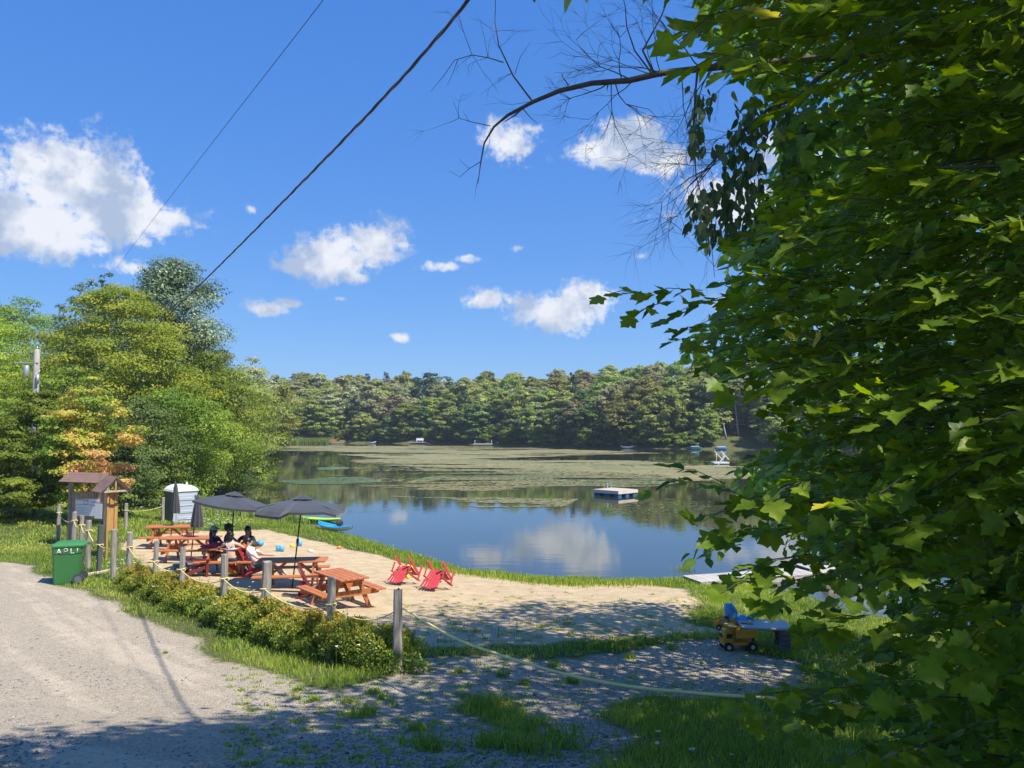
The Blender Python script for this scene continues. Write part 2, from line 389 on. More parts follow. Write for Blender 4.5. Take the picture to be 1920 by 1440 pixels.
# ------------------------------------------------------------------ water
m_water, t = mat_new('lake_water'); geo = NN(t, 'ShaderNodeNewGeometry').outputs['Position']
w1 = noise(t, .8, 3, .5, vec=geo, stretch=(1, 2.2, 1)); w2 = noise(t, 7, 3, .6, vec=geo, stretch=(1, 1.6, 1)); wz = noise(t, .02, 3, .5, vec=geo, stretch=(1, 3, 1))
rz_ = mth(t, 'MULTIPLY_ADD', wz, 7, -3.9, clamp=True)
hh = mth(t, 'ADD', mth(t, 'MULTIPLY', w1, .5), mth(t, 'MULTIPLY', w2, mth(t, 'MULTIPLY_ADD', rz_, .6, .05)))
cw = ramp(t, wz, [(.35, (.028, .036, .014)), (.65, (.04, .042, .02))])
out(t, pbsdf(t, cw, .03, hh, .16, .03, IOR=1.7))
lake = np_mesh('lake', [(-400, 15.5, 0), (400, 15.5, 0), (400, 420, 0), (-400, 420, 0)], [[0, 1, 2, 3]], m_water)
tag(link('lake', lake), kind='structure')
# ------------------------------------------------------------------ leaves as real little faces
def unit(a_): return a_ / (np.linalg.norm(a_, axis=1, keepdims=True) + 1e-9)
T_RHOMB = (np.array([(0, 0, 0), (.33, .5, .08), (0, 1, -.06), (-.33, .5, .08)]), np.array([[0, 1, 2, 3]]))
def _fan(half, c, bend=.18, droop=.15):
    pts = half + [(-x, y) for x, y in half[::-1] if x > 1e-6]
    v = [(0, c)] + pts; n = len(pts)
    V = np.array([(x, y, bend * abs(x) - droop * y * y) for x, y in v]); V[0, 2] -= .03
    Fc = np.array([[0, i + 1, (i + 1) % n + 1] for i in range(n)]); return V, Fc
T_MAPLE = _fan([(0, 0), (.17, -.05), (.42, .00), (.35, .15), (.43, .25), (.60, .46), (.45, .56), (.27, .54), (.32, .70), (.15, .80), (0, 1.0)], .36)
T_OVATE = _fan([(0, 0), (.15, .08), (.26, .33), (.22, .60), (.09, .84), (0, 1.0)], .4)
def leaves(name, P, T, Nrm, S, tone, tmpl, mat):
    TV, TF = tmpl; n = len(P); curl = np.random.RandomState(n % 9973).uniform(-.4, 2.6, n) if len(TV) > 4 else np.ones(n); T = unit(T); B = unit(np.cross(T, Nrm)); Z = np.cross(B, T)
    V = (P[:, None, :] + S[:, None, None] * (TV[None, :, 0, None] * B[:, None, :] + TV[None, :, 1, None] * T[:, None, :] + (TV[None, :, 2, None] * curl[:, None, None]) * Z[:, None, :])).reshape(-1, 3)
    Fc = (TF[None] + (np.arange(n) * len(TV))[:, None, None]).reshape(-1, TF.shape[1])
    return np_mesh(name, V, Fc, mat, {'tone': ('FACE', np.repeat(tone, len(TF)))})

def crown_pts(rng, n, R0, z0, z1, prof, clumps, flat=.6, inner=.3, csize=.24, lean=(0, 0), lobes=None):
    "n leaf positions grouped in clumps spread through a crown; returns P, outward normals, tone, clump centres"
    t_ = rng.beta(1.25, 1.15, clumps); a_ = rng.rand(clumps) * 2 * np.pi
    rad = np.array([prof(q) for q in t_]) * R0
    if lobes is not None: rad = rad * (1 + .28 * np.sin(a_ * 3 + lobes) * np.cos(t_ * 7 + lobes) + .15 * np.sin(a_ * 5 + t_ * 9 + 2 * lobes))
    rf = np.sqrt(inner ** 2 + (1 - inner ** 2) * rng.rand(clumps)) * rng.uniform(.82, 1.08, clumps)
    C = np.stack([np.cos(a_) * rad * rf + lean[0] * t_, np.sin(a_) * rad * rf + lean[1] * t_, z0 + (z1 - z0) * t_], 1)
    cs = csize * R0 * rng.uniform(.55, 1.3, clumps) * np.clip(.55 + np.array([prof(q) for q in t_]), .4, 1.15)
    w = cs ** 2; k = rng.choice(clumps, n, p=w / w.sum())
    D = unit(rng.randn(n, 3)); D[:, 2] = np.where(rng.rand(n) < .72, np.abs(D[:, 2]), D[:, 2])
    rr_ = rng.uniform(.45, 1.05, n) ** .6 * cs[k] * (1 + .35 * rng.randn(n) * .5)
    P = C[k] + D * rr_[:, None] * np.array([1, 1, flat]); 
    outw = D * np.array([1, 1, 1.2]) + np.stack([np.cos(a_[k]), np.sin(a_[k]), np.full(n, .5)], 1) * .35
    tone = np.clip(.5 + .22 * rng.randn(clumps)[k] + .16 * rng.randn(n), 0, 1)
    return P, outw, tone, C, cs
def round_prof(q): return max(.12, math.sin(math.pi * min(1, max(0, .12 + .86 * q)) ** .85)) 
def oval_prof(q): return max(.1, math.sin(math.pi * (.1 + .88 * q)) ** .7)
def broad_prof(q): return (1 - q ** 2.6) * .9 + .08
def column_prof(q): return min(1, .35 + 1.6 * q) * (1 - q ** 3) * .9 + .1
def cone_prof(q): return (1 - q) ** .9 + .03

def make_crown(name, seed, n, R0, z0, z1, prof, mat, leaf, clumps, **k):
    rng = np.random.RandomState(seed); P, O, tone, C, cs = crown_pts(rng, n, R0, z0, z1, prof, clumps, **k)
    Nr = unit(unit(O) + .55 * unit(rng.randn(n, 3)) + np.array([0, 0, .35])); T = unit(np.cross(Nr, rng.randn(n, 3)) + np.array([0, 0, -.25]))
    S = leaf * rng.uniform(.6, 1.35, n)
    return leaves(name, P, T, Nr, S, tone, T_RHOMB, mat), C
def make_trunk(name, seed, zt, r0, mat, C=None, nl=10, lean=(0, 0), zb=-.4, seg=7):
    rnd = random.Random(seed); mb = MB(); pts = []; n = 7
    for i in range(n):
        q = i / (n - 1); pts.append(Vector((lean[0] * q + rnd.uniform(-1, 1) * .06 * q * zt / 6, lean[1] * q + rnd.uniform(-1, 1) * .06 * q * zt / 6, zb + (zt - zb) * q)))
    rads = [r0 * (1.25 if i == 0 else 1) * (1 - .82 * i / (n - 1)) for i in range(n)]; mb.tube(pts, rads, seg)
    if C is not None and len(C):
        for c in rnd.sample(list(map(tuple, C)), min(nl, len(C))):
            c = Vector(c); q = min(.92, max(.18, (c.z * .72 - zb) / (zt - zb))); j = q * (n - 1); i = int(j); p = pts[i].lerp(pts[min(i + 1, n - 1)], j - i)
            mid = p.lerp(c, .5) + Vector((0, 0, -.06 * (c - p).length)); rr_ = r0 * (1 - .8 * q) * .42
            mb.tube([p, mid, c], [rr_, rr_ * .62, rr_ * .2], 5, cap=False)
    return mb.mesh(name, mat)
def make_conifer(name, seed, n, R0, z0, z1, mat, leaf):
    rng = np.random.RandomState(seed); nb = int(60 + (z1 - z0) * 9); tb = rng.rand(nb) ** 1.15; ab = rng.rand(nb) * 6.283
    Lb = (R0 * ((1 - tb) ** .85 + .04)) * rng.uniform(.7, 1.12, nb); w = Lb + .2; k = rng.choice(nb, n, p=w / w.sum()); s = rng.rand(n) ** .6
    r_ = s * Lb[k]; spread = .16 * R0 * (1 - s * .5); an = ab[k] + rng.randn(n) * .12
    P = np.stack([np.cos(an) * r_, np.sin(an) * r_, z0 + (z1 - z0) * tb[k] - r_ * .25 + rng.randn(n) * .10 * spread], 1) + rng.randn(n, 3) * spread[:, None] * .35
    Nr = unit(np.stack([np.cos(an) * .4, np.sin(an) * .4, np.full(n, .9)], 1) + rng.randn(n, 3) * .5)
    T = unit(np.stack([np.cos(an), np.sin(an), np.full(n, -.35)], 1) + rng.randn(n, 3) * .4)
    return leaves(name, P, T, Nr, leaf * rng.uniform(.6, 1.3, n), np.clip(.5 + .25 * rng.randn(n) * .6 + .15 * rng.randn(nb)[k], 0, 1), T_RHOMB, mat)

G = lambda r, g, b: (r, g, b)
ML_yell = M_leaf('yellow_green_leaves', [(0, G(.062, .105, .012)), (.5, G(.115, .16, .018)), (1, G(.20, .225, .03))], .34)
ML_mid = M_leaf('mid_green_leaves', [(0, G(.050, .082, .012)), (.5, G(.095, .135, .018)), (1, G(.16, .20, .03))], .34, gain=1.75)
ML_farg = M_leaf('far_green_leaves', [(0, G(.06, .085, .018)), (.5, G(.10, .13, .026)), (1, G(.16, .19, .045))], .3, gain=2.4)
ML_dark = M_leaf('dark_green_leaves', [(0, G(.028, .052, .014)), (.5, G(.056, .088, .022)), (1, G(.10, .14, .04))], .22)
ML_pop = M_leaf('poplar_leaves', [(0, G(.035, .060, .028)), (.5, G(.07, .105, .05)), (1, G(.15, .19, .11))], .2, rough=.4, spec=.3)
ML_olive = M_leaf('olive_leaves', [(0, G(.068, .086, .020)), (.5, G(.12, .135, .034)), (1, G(.18, .185, .06))], .3, objvar=.13, gain=2.3)
ML_gray = M_leaf('grey_green_leaves', [(0, G(.08, .09, .038)), (.5, G(.14, .15, .07)), (1, G(.21, .21, .115))], .26, objvar=.12, gain=2.3)
ML_brown = M_leaf('bronze_leaves', [(0, G(.080, .078, .035)), (.5, G(.125, .12, .055)), (1, G(.175, .16, .08))], .22, objvar=.10)
ML_turn = M_leaf('turning_leaves', [(0, G(.24, .065, .05)), (.2, G(.28, .14, .075)), (.38, G(.28, .20, .06)), (.55, G(.24, .22, .035)), (.7, G(.11, .15, .025)), (1, G(.08, .13, .02))], .3)
ML_con = M_leaf('conifer_needles', [(0, G(.016, .034, .018)), (.5, G(.032, .06, .030)), (1, G(.06, .09, .05))], .08)
M_bark = M_wood('grey_bark', (.07, .06, .05), (.24, .21, .18), 5, (1, 1, .3), .9)
M_birch = M_wood('pale_bark', (.22, .20, .17), (.62, .58, .52), 4, (1, 1, 2.5), .8)

# ------------------------------------------------------------------ far shore trees
def proto(kind, seed):
    tr = M_bark
    if kind == 'round': me, C = make_crown('crown', seed, 7500, 4.9, 2.2, 13, round_prof, ML_olive, .5, 120, lobes=seed, flat=.62, csize=.17); zt = 11
    elif kind == 'green': me, C = make_crown('crown', seed, 7500, 4.3, 1.6, 12.5, oval_prof, ML_farg, .48, 120, lobes=seed, flat=.5, csize=.17); zt = 10.5
    elif kind == 'grey': me, C = make_crown('crown', seed, 6500, 4.1, 2.2, 13.5, oval_prof, ML_gray, .48, 110, lobes=seed, flat=.55, csize=.17); zt = 11.5; tr = M_birch
    elif kind == 'bronze': me, C = make_crown('crown', seed, 6500, 4.5, 2.4, 12.6, round_prof, ML_brown, .48, 110, lobes=seed, flat=.6, csize=.17); zt = 11
    elif kind == 'dark': me, C = make_crown('crown', seed, 6500, 4.0, .7, 11.5, broad_prof, ML_dark, .5, 100, lobes=seed, flat=.6, csize=.17); zt = 10
    elif kind == 'spruce': me = make_conifer('crown', seed, 3000, 2.5, 1.2, 13.5, ML_con, .5); C = None; zt = 13.2
    elif kind == 'pine': me, C = make_crown('crown', seed, 2400, 3.0, 6.5, 15, oval_prof, ML_con, .5, 18, lobes=seed, flat=.4, csize=.34); zt = 14.2
    elif kind == 'bush': me, C = make_crown('crown', seed, 2600, 3.2, .1, 5.2, broad_prof, ML_mid, .38, 30, lobes=seed, flat=.7); zt = 4
    r = root(dict(spruce='spruce_tree', pine='pine_tree', bush='shore_bush').get(kind, 'broadleaf_tree'), (0, 0, 0), 'tree', 'tree')
    link('trunk', make_trunk('trunk', seed, zt, .17 if kind != 'bush' else .08, tr, C, 9), r)
    link('crown', me, r); return r
KINDS = ['round', 'green', 'grey', 'bronze', 'dark', 'spruce', 'bush', 'pine']
PROT = {k: [proto(k, 11 + 17 * i + 5 * j) for j in range({'round': 3, 'green': 3, 'grey': 2, 'bronze': 2, 'dark': 2, 'spruce': 2, 'bush': 2, 'pine': 1}[k])] for i, k in enumerate(KINDS)}
used_p = set()
def px(x, y, z):
    dx, dy, dz = x - CAM.x, y - CAM.y, z - CAM.z; cp, sp_ = math.cos(PITCH), math.sin(PITCH)
    f = dy * cp + dz * sp_; return 960 + F_PX * dx / f, 720 - F_PX * (-dy * sp_ + dz * cp) / f
WORD = {'round': 'olive green round-crowned tree', 'green': 'fresh green oval tree', 'grey': 'silvery grey-green tree', 'bronze': 'brownish bronze-tinged tree', 'dark': 'dark green low-branched tree',
        'spruce': 'dark pointed spruce', 'bush': 'bright low bush', 'pine': 'tall dark pine'}
LM = [(450, 'above the reed bed'), (585, 'above the orange-brown boat'), (662, 'above the small white boat'), (740, 'behind the grey dock with chairs'), (845, 'above the low white dock'), (945, 'midway along the far shore'),
      (1040, 'left of the swim raft'), (1100, 'directly beyond the swim raft'), (1160, 'above the red and white boat'), (1230, 'right of the red and white boat'), (1300, 'above the turquoise boat'), (1340, 'beside the red cabin'), (1420, 'hidden behind the near maple leaves')]
seen_lab = {}
def place_far(kind, x, y, s, row, rnd):
    P_ = PROT[kind]; i = rnd.randrange(len(P_)); p = P_[i]
    o = p if (kind, i) not in used_p else copy_tree(p); used_p.add((kind, i))
    o.location = (x, y, gz(x, y) - .1); o.rotation_euler = (0, 0, rnd.uniform(0, 6.28)); sw = s * rnd.uniform(1.15, 1.6); o.scale = (sw, sw, s * rnd.uniform(.92, 1.08))
    u, _ = px(x, y, o.location.z); lm = [w for q, w in LM if q <= u] or ['left of the far reed bed']
    size = 'small ' if s < .72 else ('tall ' if s > 1.13 else '')
    lab = f"{size}{WORD[kind]} {row} {lm[-1]}"
    k_ = 0; base = lab
    near_w = ['', ' on its left', ' on its right', ' in a gap', ' crowding its neighbour']
    seen_lab[lab] = seen_lab.get(lab, 0) + 1
    tag(o, lab, 'tree' if kind != 'bush' else 'bush', 'trees on the far shore: ' + lab)
    return o
rnd = random.Random(5)
FS = [(-92, 236), (-78, 230), (-60, 234.5), (-40, 233.5), (-20, 225.5), (-3, 213.5), (10, 199.5), (29, 178.5), (51, 169.5), (80, 161.5), (118, 151.5), (152, 121)]
def walk(poly, step, off, jit):
    d = 0; res = []; k = 0
    for (x0, y0), (x1, y1) in zip(poly, poly[1:]):
        l_ = math.hypot(x1 - x0, y1 - y0); nx, ny = -(y1 - y0) / l_, (x1 - x0) / l_
        while d < l_:
            q = d / l_; res.append((x0 + (x1 - x0) * q + nx * off + rnd.uniform(-jit, jit), y0 + (y1 - y0) * q + ny * off + rnd.uniform(-jit, jit) * .6)); d += step * rnd.uniform(.8, 1.2)
        d -= l_
    return res
def pick(ws):
    r_ = rnd.random() * sum(w for _, w in ws)
    for k_, w in ws:
        r_ -= w
        if r_ <= 0: return k_
    return ws[-1][0]
ROWS = [(.5, 3.6, .7, 'right at the waterline', [('bush', 5), ('dark', 1), ('green', .6)], (.5, .85)),
        (2.2, 5.2, 1.1, 'at the water edge', [('green', 4), ('dark', 3), ('bronze', 1), ('round', 1.5), ('bush', 3.4), ('spruce', .6), ('grey', 1)], (.62, .95)),
        (7.5, 6.0, 1.6, 'in the second rank', [('green', 2.6), ('dark', 2.4), ('grey', 2.4), ('round', 3), ('bronze', 1.4), ('spruce', 1)], (.85, 1.15)),
        (15, 6.8, 2.2, 'low on the slope', [('round', 3.2), ('grey', 2.6), ('green', 2), ('bronze', 1.8), ('spruce', .7)], (.9, 1.18)),
        (24, 7.0, 2.8, 'halfway up the slope', [('round', 3.2), ('grey', 2.2), ('green', 1.6), ('bronze', 2), ('spruce', .5)], (.9, 1.2)),
        (36, 7.4, 3.4, 'high on the slope', [('round', 3.4), ('grey', 2), ('green', 1.2), ('bronze', 2)], (.9, 1.2)),
        (52, 7.8, 4, 'on the crest', [('round', 3.4), ('grey', 2), ('bronze', 2), ('spruce', .5)], (.95, 1.25)),
        (76, 12, 5, 'on the hazy ridge', [('round', 3), ('grey', 2), ('spruce', 1)], (1.0, 1.3))]
for off, step, jit, row, ws, (s0, s1) in ROWS:
    for (x, y) in walk(FS, step, off, jit):
        u, _ = px(x, y, 5)
        if u < 430 or u > 1960 or (u > 1560 and rnd.random() < .35): continue
        if 1330 < u < 1425 and off < 12: continue
        if off < 1 and (475 < u < 590 or 610 < u < 645 or 765 < u < 800): continue
        s = rnd.uniform(s0, s1)
        if u > 985: s *= 1.0
        place_far(pick(ws), x, y, s, row, rnd)
for u, Y in ((806, 262), (823, 263)):
    x = (u - 960) / F_PX * Y; o = place_far('pine', x, Y, 1.22, 'standing above the crest', rnd)
    o['label'] = 'left of the two dark pines standing clear above the far crest' if u < 810 else 'right of the two dark pines standing clear above the far crest'; o['group'] = 'pair of pines on the crest'
for lab, n_ in seen_lab.items():
    pass
# ------------------------------------------------------------------ trees of the left bank
M_darkbark = M_wood('dark_bark', (.03, .026, .022), (.13, .11, .09), 6, (1, 1, .3), .9)
def bank_tree(name, label, u, vtop, Y, R0, z0f, prof, mat, n, leaf, clumps, seed, lean=(0, 0), bark=None, flat=.55, csize=.24, cat='tree', group='trees on the left bank', tonefn=None, inner=.3, x=None):
    x = (u - 960) / F_PX * Y if x is None else x; g = gz(x, Y); zt = at(u, vtop, Y).z - g
    r = root(name, (x, Y, g), label, cat, group)
    me, C = make_crown('crown', seed, n, R0, max(.05, zt * z0f), zt * .955, prof, mat, leaf, clumps, lobes=seed * 1.3, flat=flat, csize=csize, lean=lean, inner=inner)
    if tonefn is not None:
        nf = len(me.polygons); vv = np.empty(len(me.vertices) * 3, np.float32); me.vertices.foreach_get('co', vv); vv = vv.reshape(-1, 4, 3)[:nf].mean(1)
        me.attributes['tone'].data.foreach_set('value', tonefn(vv, zt).astype(np.float32))
    link('trunk', make_trunk('trunk', seed, zt * .86, max(.05, zt * .013), bark or M_bark, C, 16, lean), r); link('crown', me, r); return r
BT = bank_tree
BT('maple_tree', 'broad yellow-green maple beyond the gravel track at the left edge', -30, 590, 82, 8.5, .12, round_prof, ML_yell, 15000, .26, 110, 301, flat=.4)
BT('broadleaf_tree', 'dark green tree with a rounded head behind the utility pole', 45, 556, 96, 6.8, .2, oval_prof, ML_mid, 12000, .3, 90, 302, flat=.5)
BT('broadleaf_tree', 'dull green tree between the utility pole and the tall yellow-green maple', 110, 628, 104, 6.5, .1, round_prof, ML_olive, 9000, .32, 70, 303)
BT('maple_tree', 'low yellow-green maple left of the utility pole beside the track', 8, 680, 62, 5.2, .06, round_prof, ML_yell, 12000, .22, 90, 304, flat=.38)
BT('broadleaf_tree', 'green tree filling the gap just right of the utility pole', 118, 680, 54, 3.4, .05, oval_prof, ML_mid, 9000, .19, 80, 305, flat=.45)
BT('maple_tree', 'tall bright yellow-green maple, highest of the broad crowns on the left', 212, 520, 62, 5.4, .2, oval_prof, ML_yell, 32000, .21, 200, 306, flat=.5, csize=.2)
BT('poplar_tree', 'tall bluish green poplar standing highest on the left bank', 318, 474, 74, 4.9, .2, oval_prof, ML_pop, 42000, .25, 190, 307, flat=.85, csize=.27, inner=.1)
BT('broadleaf_tree', 'dark tree top showing left above the yellow-green maple', 158, 508, 88, 3.2, .3, oval_prof, ML_pop, 6000, .26, 40, 308)
BT('broadleaf_tree', 'small dark tree top between the maple and the poplar', 192, 494, 90, 2.4, .4, column_prof, ML_pop, 4500, .26, 34, 309)
BT('broadleaf_tree', 'grey-green tree peeping out left below the yellow-green maple', 146, 590, 72, 3.6, .2, oval_prof, ML_pop, 7000, .22, 60, 310)
BT('maple_tree', 'yellow-green maple leaning out below the poplar', 292, 602, 57, 4.6, .12, round_prof, ML_yell, 24000, .20, 160, 311, flat=.5)
BT('broadleaf_tree', 'olive tree right of the poplar with a rusty tinge', 372, 604, 74, 3.6, .1, oval_prof, ML_olive, 10000, .22, 80, 312)
BT('spruce_tree', 'small pointed spruce tip behind the left bank trees', 412, 640, 86, 2.2, .4, cone_prof, ML_con, 3000, .24, 60, 313)
BT('broadleaf_tree', 'wide green tree in the middle of the left bank', 388, 655, 62, 4.8, .06, round_prof, ML_mid, 23000, .20, 160, 314, flat=.5)
BT('broadleaf_tree', 'yellowish green tree at the right end of the left bank', 440, 688, 72, 4.3, .06, oval_prof, ML_olive, 19000, .21, 110, 315)
BT('birch_tree', 'feathery grey-green birch with a thin open top beside the lake', 468, 662, 90, 3.6, .1, oval_prof, ML_gray, 9000, .24, 80, 316, bark=M_birch)
BT('birch_tree', 'leaning birch hanging out over the water at the lake corner', 490, 712, 84, 2.9, .12, round_prof, ML_olive, 10000, .22, 80, 317, lean=(3.2, -2), bark=M_birch)
BT('broadleaf_tree', 'bright green tree low in front of the poplar', 330, 722, 50, 4.0, .04, oval_prof, ML_mid, 22000, .17, 170, 318, flat=.5)
BT('broadleaf_tree', 'green tree whose branches dip to the water right of the toilet', 414, 765, 58, 3.3, .04, round_prof, ML_mid, 13000, .18, 110, 319, flat=.5)
BT('broadleaf_tree', 'dark green tree behind the orange-leaved maple', 254, 742, 43, 2.9, .04, oval_prof, ML_dark, 14000, .15, 120, 320, flat=.55)
BT('shrub', 'dense green shrub behind the wooden kiosk', 292, 838, 44, 2.2, .0, broad_prof, ML_mid, 9000, .13, 70, 321, cat='shrub', group='shrubs under the left bank trees')
BT('shrub', 'rounded shrub overhanging the water behind the grey toilet', 352, 852, 54, 2.4, .0, broad_prof, ML_olive, 8000, .15, 60, 322, cat='shrub', group='shrubs under the left bank trees')
BT('shrub', 'green shrub at the waterline below the leaning birch', 462, 815, 74, 2.8, .0, broad_prof, ML_mid, 8000, .19, 60, 323, cat='shrub', group='shrubs under the left bank trees')
BT('shrub', 'dark shrub at the waterline left of the leaning birch', 420, 840, 66, 2.6, .0, broad_prof, ML_dark, 7000, .18, 60, 324, cat='shrub', group='shrubs under the left bank trees')
def turn_tone(v, zt):
    q = v[:, 2] / zt; n_ = fbm(v[:, 0] * 3, v[:, 2] * 3 + v[:, 1] * 2, 1.1, 3); f = np.random.RandomState(3).rand(len(v)) * .16
    t0 = np.interp(q, [0, .18, .36, .5, .72, 1], [.78, .55, .40, .55, .58, .68]) + n_ * .75 - .26 * np.clip(v[:, 0] / 2, -1, .7) * (q < .6) + .34 * (v[:, 0] < -.5) * (q < .7)
    return np.clip(t0 + f - .05, 0, 1)
BT('maple_tree', 'young maple turning yellow and red behind the notice board', 168, 696, 32, 1.8, .07, oval_prof, ML_turn, 21000, .11, 130, 325, flat=.36, csize=.22, tonefn=turn_tone, group='young maples by the notice board')
BT('maple_tree', 'young fresh green maple left of the red and yellow one', 70, 722, 33, 2.0, .04, oval_prof, ML_mid, 26000, .11, 150, 326, flat=.36, csize=.22, group='young maples by the notice board')
BT('maple_tree', 'low green maple touching the gravel track at the left', 30, 800, 31, 1.4, .02, round_prof, ML_mid, 14000, .10, 90, 327, flat=.36, group='young maples by the notice board')
BT('maple_tree', 'green maple sapling between the turning maple and the dark tree', 232, 800, 36, 1.5, .02, round_prof, ML_dark, 9000, .11, 90, 328, flat=.45, group='young maples by the notice board')
BT('broadleaf_tree', 'shrubby green tree behind the young maples beside the track', 20, 745, 44, 2.8, .02, round_prof, ML_mid, 11000, .15, 110, 329, flat=.45)

BT('birch_tree', 'pale leaning birch between the sky blue pedal boat and the red cabin', 1362, 690, 176, 3.6, .45, oval_prof, ML_olive, 3500, .5, 50, 331, lean=(-3.0, 0), bark=M_birch, group='birches beside the cabin')
BT('birch_tree', 'pale birch trunk crossing in front of the red cabin', 1384, 672, 178, 3.4, .5, oval_prof, ML_gray, 3200, .5, 50, 332, lean=(-1.5, 0), bark=M_birch, group='birches beside the cabin')
BT('birch_tree', 'dead white birch snag above the red and white boat', 1188, 722, 184, 1.6, .6, oval_prof, ML_gray, 300, .4, 14, 333, lean=(1.0, 0), bark=M_birch, group='birches beside the cabin')

# ------------------------------------------------------------------ near trees on the right
ML_near = M_leaf('near_maple_leaves', [(0, G(.030, .054, .006)), (.5, G(.062, .098, .009)), (.93, G(.12, .155, .014)), (1, G(.24, .22, .03))], .46, rough=.42, spec=.22, objvar=0, gain=2.55, blotch=16)
ML_near2 = M_leaf('near_ovate_leaves', [(0, G(.026, .054, .010)), (.5, G(.050, .095, .015)), (1, G(.10, .16, .028))], .44, rough=.4, spec=.22, objvar=0, gain=2.55, blotch=16)
ML_hang = M_leaf('drooping_leaves', [(0, G(.025, .050, .018)), (.6, G(.05, .085, .03)), (1, G(.19, .21, .09))], .3, rough=.45, spec=.5, objvar=0)
EDGE_V = [-260, -60, 0, 60, 120, 160, 200, 300, 400, 440, 480, 560, 620, 660, 700, 730, 780, 830, 870, 900, 950, 1000, 1050, 1090, 1120, 1160, 1200, 1250, 1285, 1340, 1390, 1440, 1600]
EDGE_U = [1230, 1250, 1275, 1300, 1330, 1380, 1420, 1430, 1410, 1350, 1330, 1330, 1262, 1250, 1280, 1400, 1425, 1420, 1370, 1350, 1350, 1390, 1470, 1530, 1600, 1660, 1640, 1620, 1540, 1500, 1580, 1620, 1680]
def sprays(rng, anchors, dirs, nl, S0, droop=.0, opp=True, tilt=.45):
    "leaves along flat twigs; anchors (n,3), dirs (n,3)"
    P, T, Nn, S, tw = [], [], [], [], []
    for A, D, k, s0 in zip(anchors, dirs, nl, S0):
        side = np.cross(D, (0, 0, 1.0)); side /= np.linalg.norm(side) + 1e-9; up_ = np.cross(side, D)
        up_ = up_ * .9 + np.array([0, -tilt, .2]) + rng.randn(3) * .28; up_ /= np.linalg.norm(up_)
        Lt = s0 * .52 * k; tw.append((A - D * Lt * .6, A, A + D * Lt * .35 + np.array([0, 0, -.12 * Lt]), s0))
        for i in range(k):
            q = i / max(1, k - 1); base = A - D * Lt * .5 + D * Lt * .85 * q + np.array([0, 0, -.12 * Lt * q * q])
            sg = 1 if i % 2 else -1; last = i == k - 1
            td = D * (1.0 if last else .55) + side * (0 if last else sg * .85) + rng.randn(3) * .22 + np.array([0, 0, -.12 - droop]); td /= np.linalg.norm(td)
            P.append(base + td * s0 * .22); T.append(td); Nn.append(up_ + rng.randn(3) * .22); S.append(s0 * rng.uniform(.72, 1.2))
    return np.array(P), np.array(T), np.array(Nn), np.array(S), tw
def near_tree(name, label, seed, n, Yr, S_rng, tmpl, mat, trunk_xy, bark, window, droop=0., cat='tree', fade=150, extra=(), opp=4, limb_n=34, tilt=.45, thin=.25):
    rng = np.random.RandomState(seed); A, D, K, S = [], [], [], []
    while len(A) < n:
        u = rng.uniform(1180, 2120); v = rng.uniform(-240, 1580); Y = rng.uniform(*Yr)
        e = np.interp(v, EDGE_V, EDGE_U) + (Y - Yr[0]) * 6; 
        if u < e or not window(u, v): continue
        pr = min(1, .10 + ((u - e) / (fade if v < 820 else fade * 1.9)) ** (1.2 if v < 820 else 1.5))
        p = at(u, v, Y)
        hole = fbm(np.array([p.x * 1.7 + p.z * 1.1]), np.array([p.z * 1.9 - p.y * .6]), 1.5, 3, seed)[0]
        if hole < -thin + (.12 if u < e + 260 else -.03): continue
        if rng.rand() > pr: continue
        if p.z < gz(p.x, p.y) + .12: continue
        A.append(p); d = Vector((-1, rng.uniform(-.55, .25), rng.uniform(-.38, .18) - droop)).normalized(); D.append(d); K.append(rng.randint(5, 11)); S.append(rng.uniform(*S_rng))
    for (u, v, Y, du, dv, k, s) in extra:
        A.append(at(u, v, Y)); q = at(u + du, v + dv, Y - .1) - at(u, v, Y); D.append(q.normalized()); K.append(k); S.append(s)
    P, T, Nn, Sz, tw = sprays(rng, np.array(A), np.array(D), K, S, droop, tilt=tilt)
    tone = np.clip(.45 + .2 * rng.randn(len(P)), 0, .9); tone[rng.rand(len(P)) < .006] = 1
    x, y = trunk_xy; g = gz(x, y); r = root(name, (x, y, g), label, cat)
    off = np.array([x, y, g])
    link('crown', leaves('crown', P - off, T, Nn, Sz, tone, tmpl, mat), r)
    mb = MB(); rnd_ = random.Random(seed); H = 8.5
    tp = [Vector((0, 0, -.3)), Vector((.1, .05, 2)), Vector((.0, .1, 4.5)), Vector((-.15, 0, 7)), Vector((-.1, .1, H))]; mb.tube(tp, [.17, .14, .11, .075, .03], 10)
    link('trunk', mb.mesh('trunk', bark), r)
    mb = MB(); anc = rnd_.sample(range(len(A)), min(limb_n, len(A)))
    for i in anc:
        c = Vector(A[i]) - Vector(off); zz = max(.5, min(H - .6, c.z - rnd_.uniform(-.2, 1.0))); s_ = Vector((0, 0, zz)); m1 = s_.lerp(c, .4) + Vector((0, 0, rnd_.uniform(-.1, .35))); m2 = s_.lerp(c, .75) + Vector((rnd_.uniform(-.1, .1), 0, rnd_.uniform(0, .22)))
        mb.tube([s_, m1, m2, c], [.03, .017, .009, .004], 6, cap=False)
    for (a0, a1, a2, s0) in tw:
        rr_ = s0 * .022; mb.tube([Vector(a0 - off), Vector(a1 - off), Vector(a2 - off)], [rr_ * 1.3, rr_, rr_ * .5], 4, cap=False)
    link('branches', mb.mesh('branches', bark), r); return r
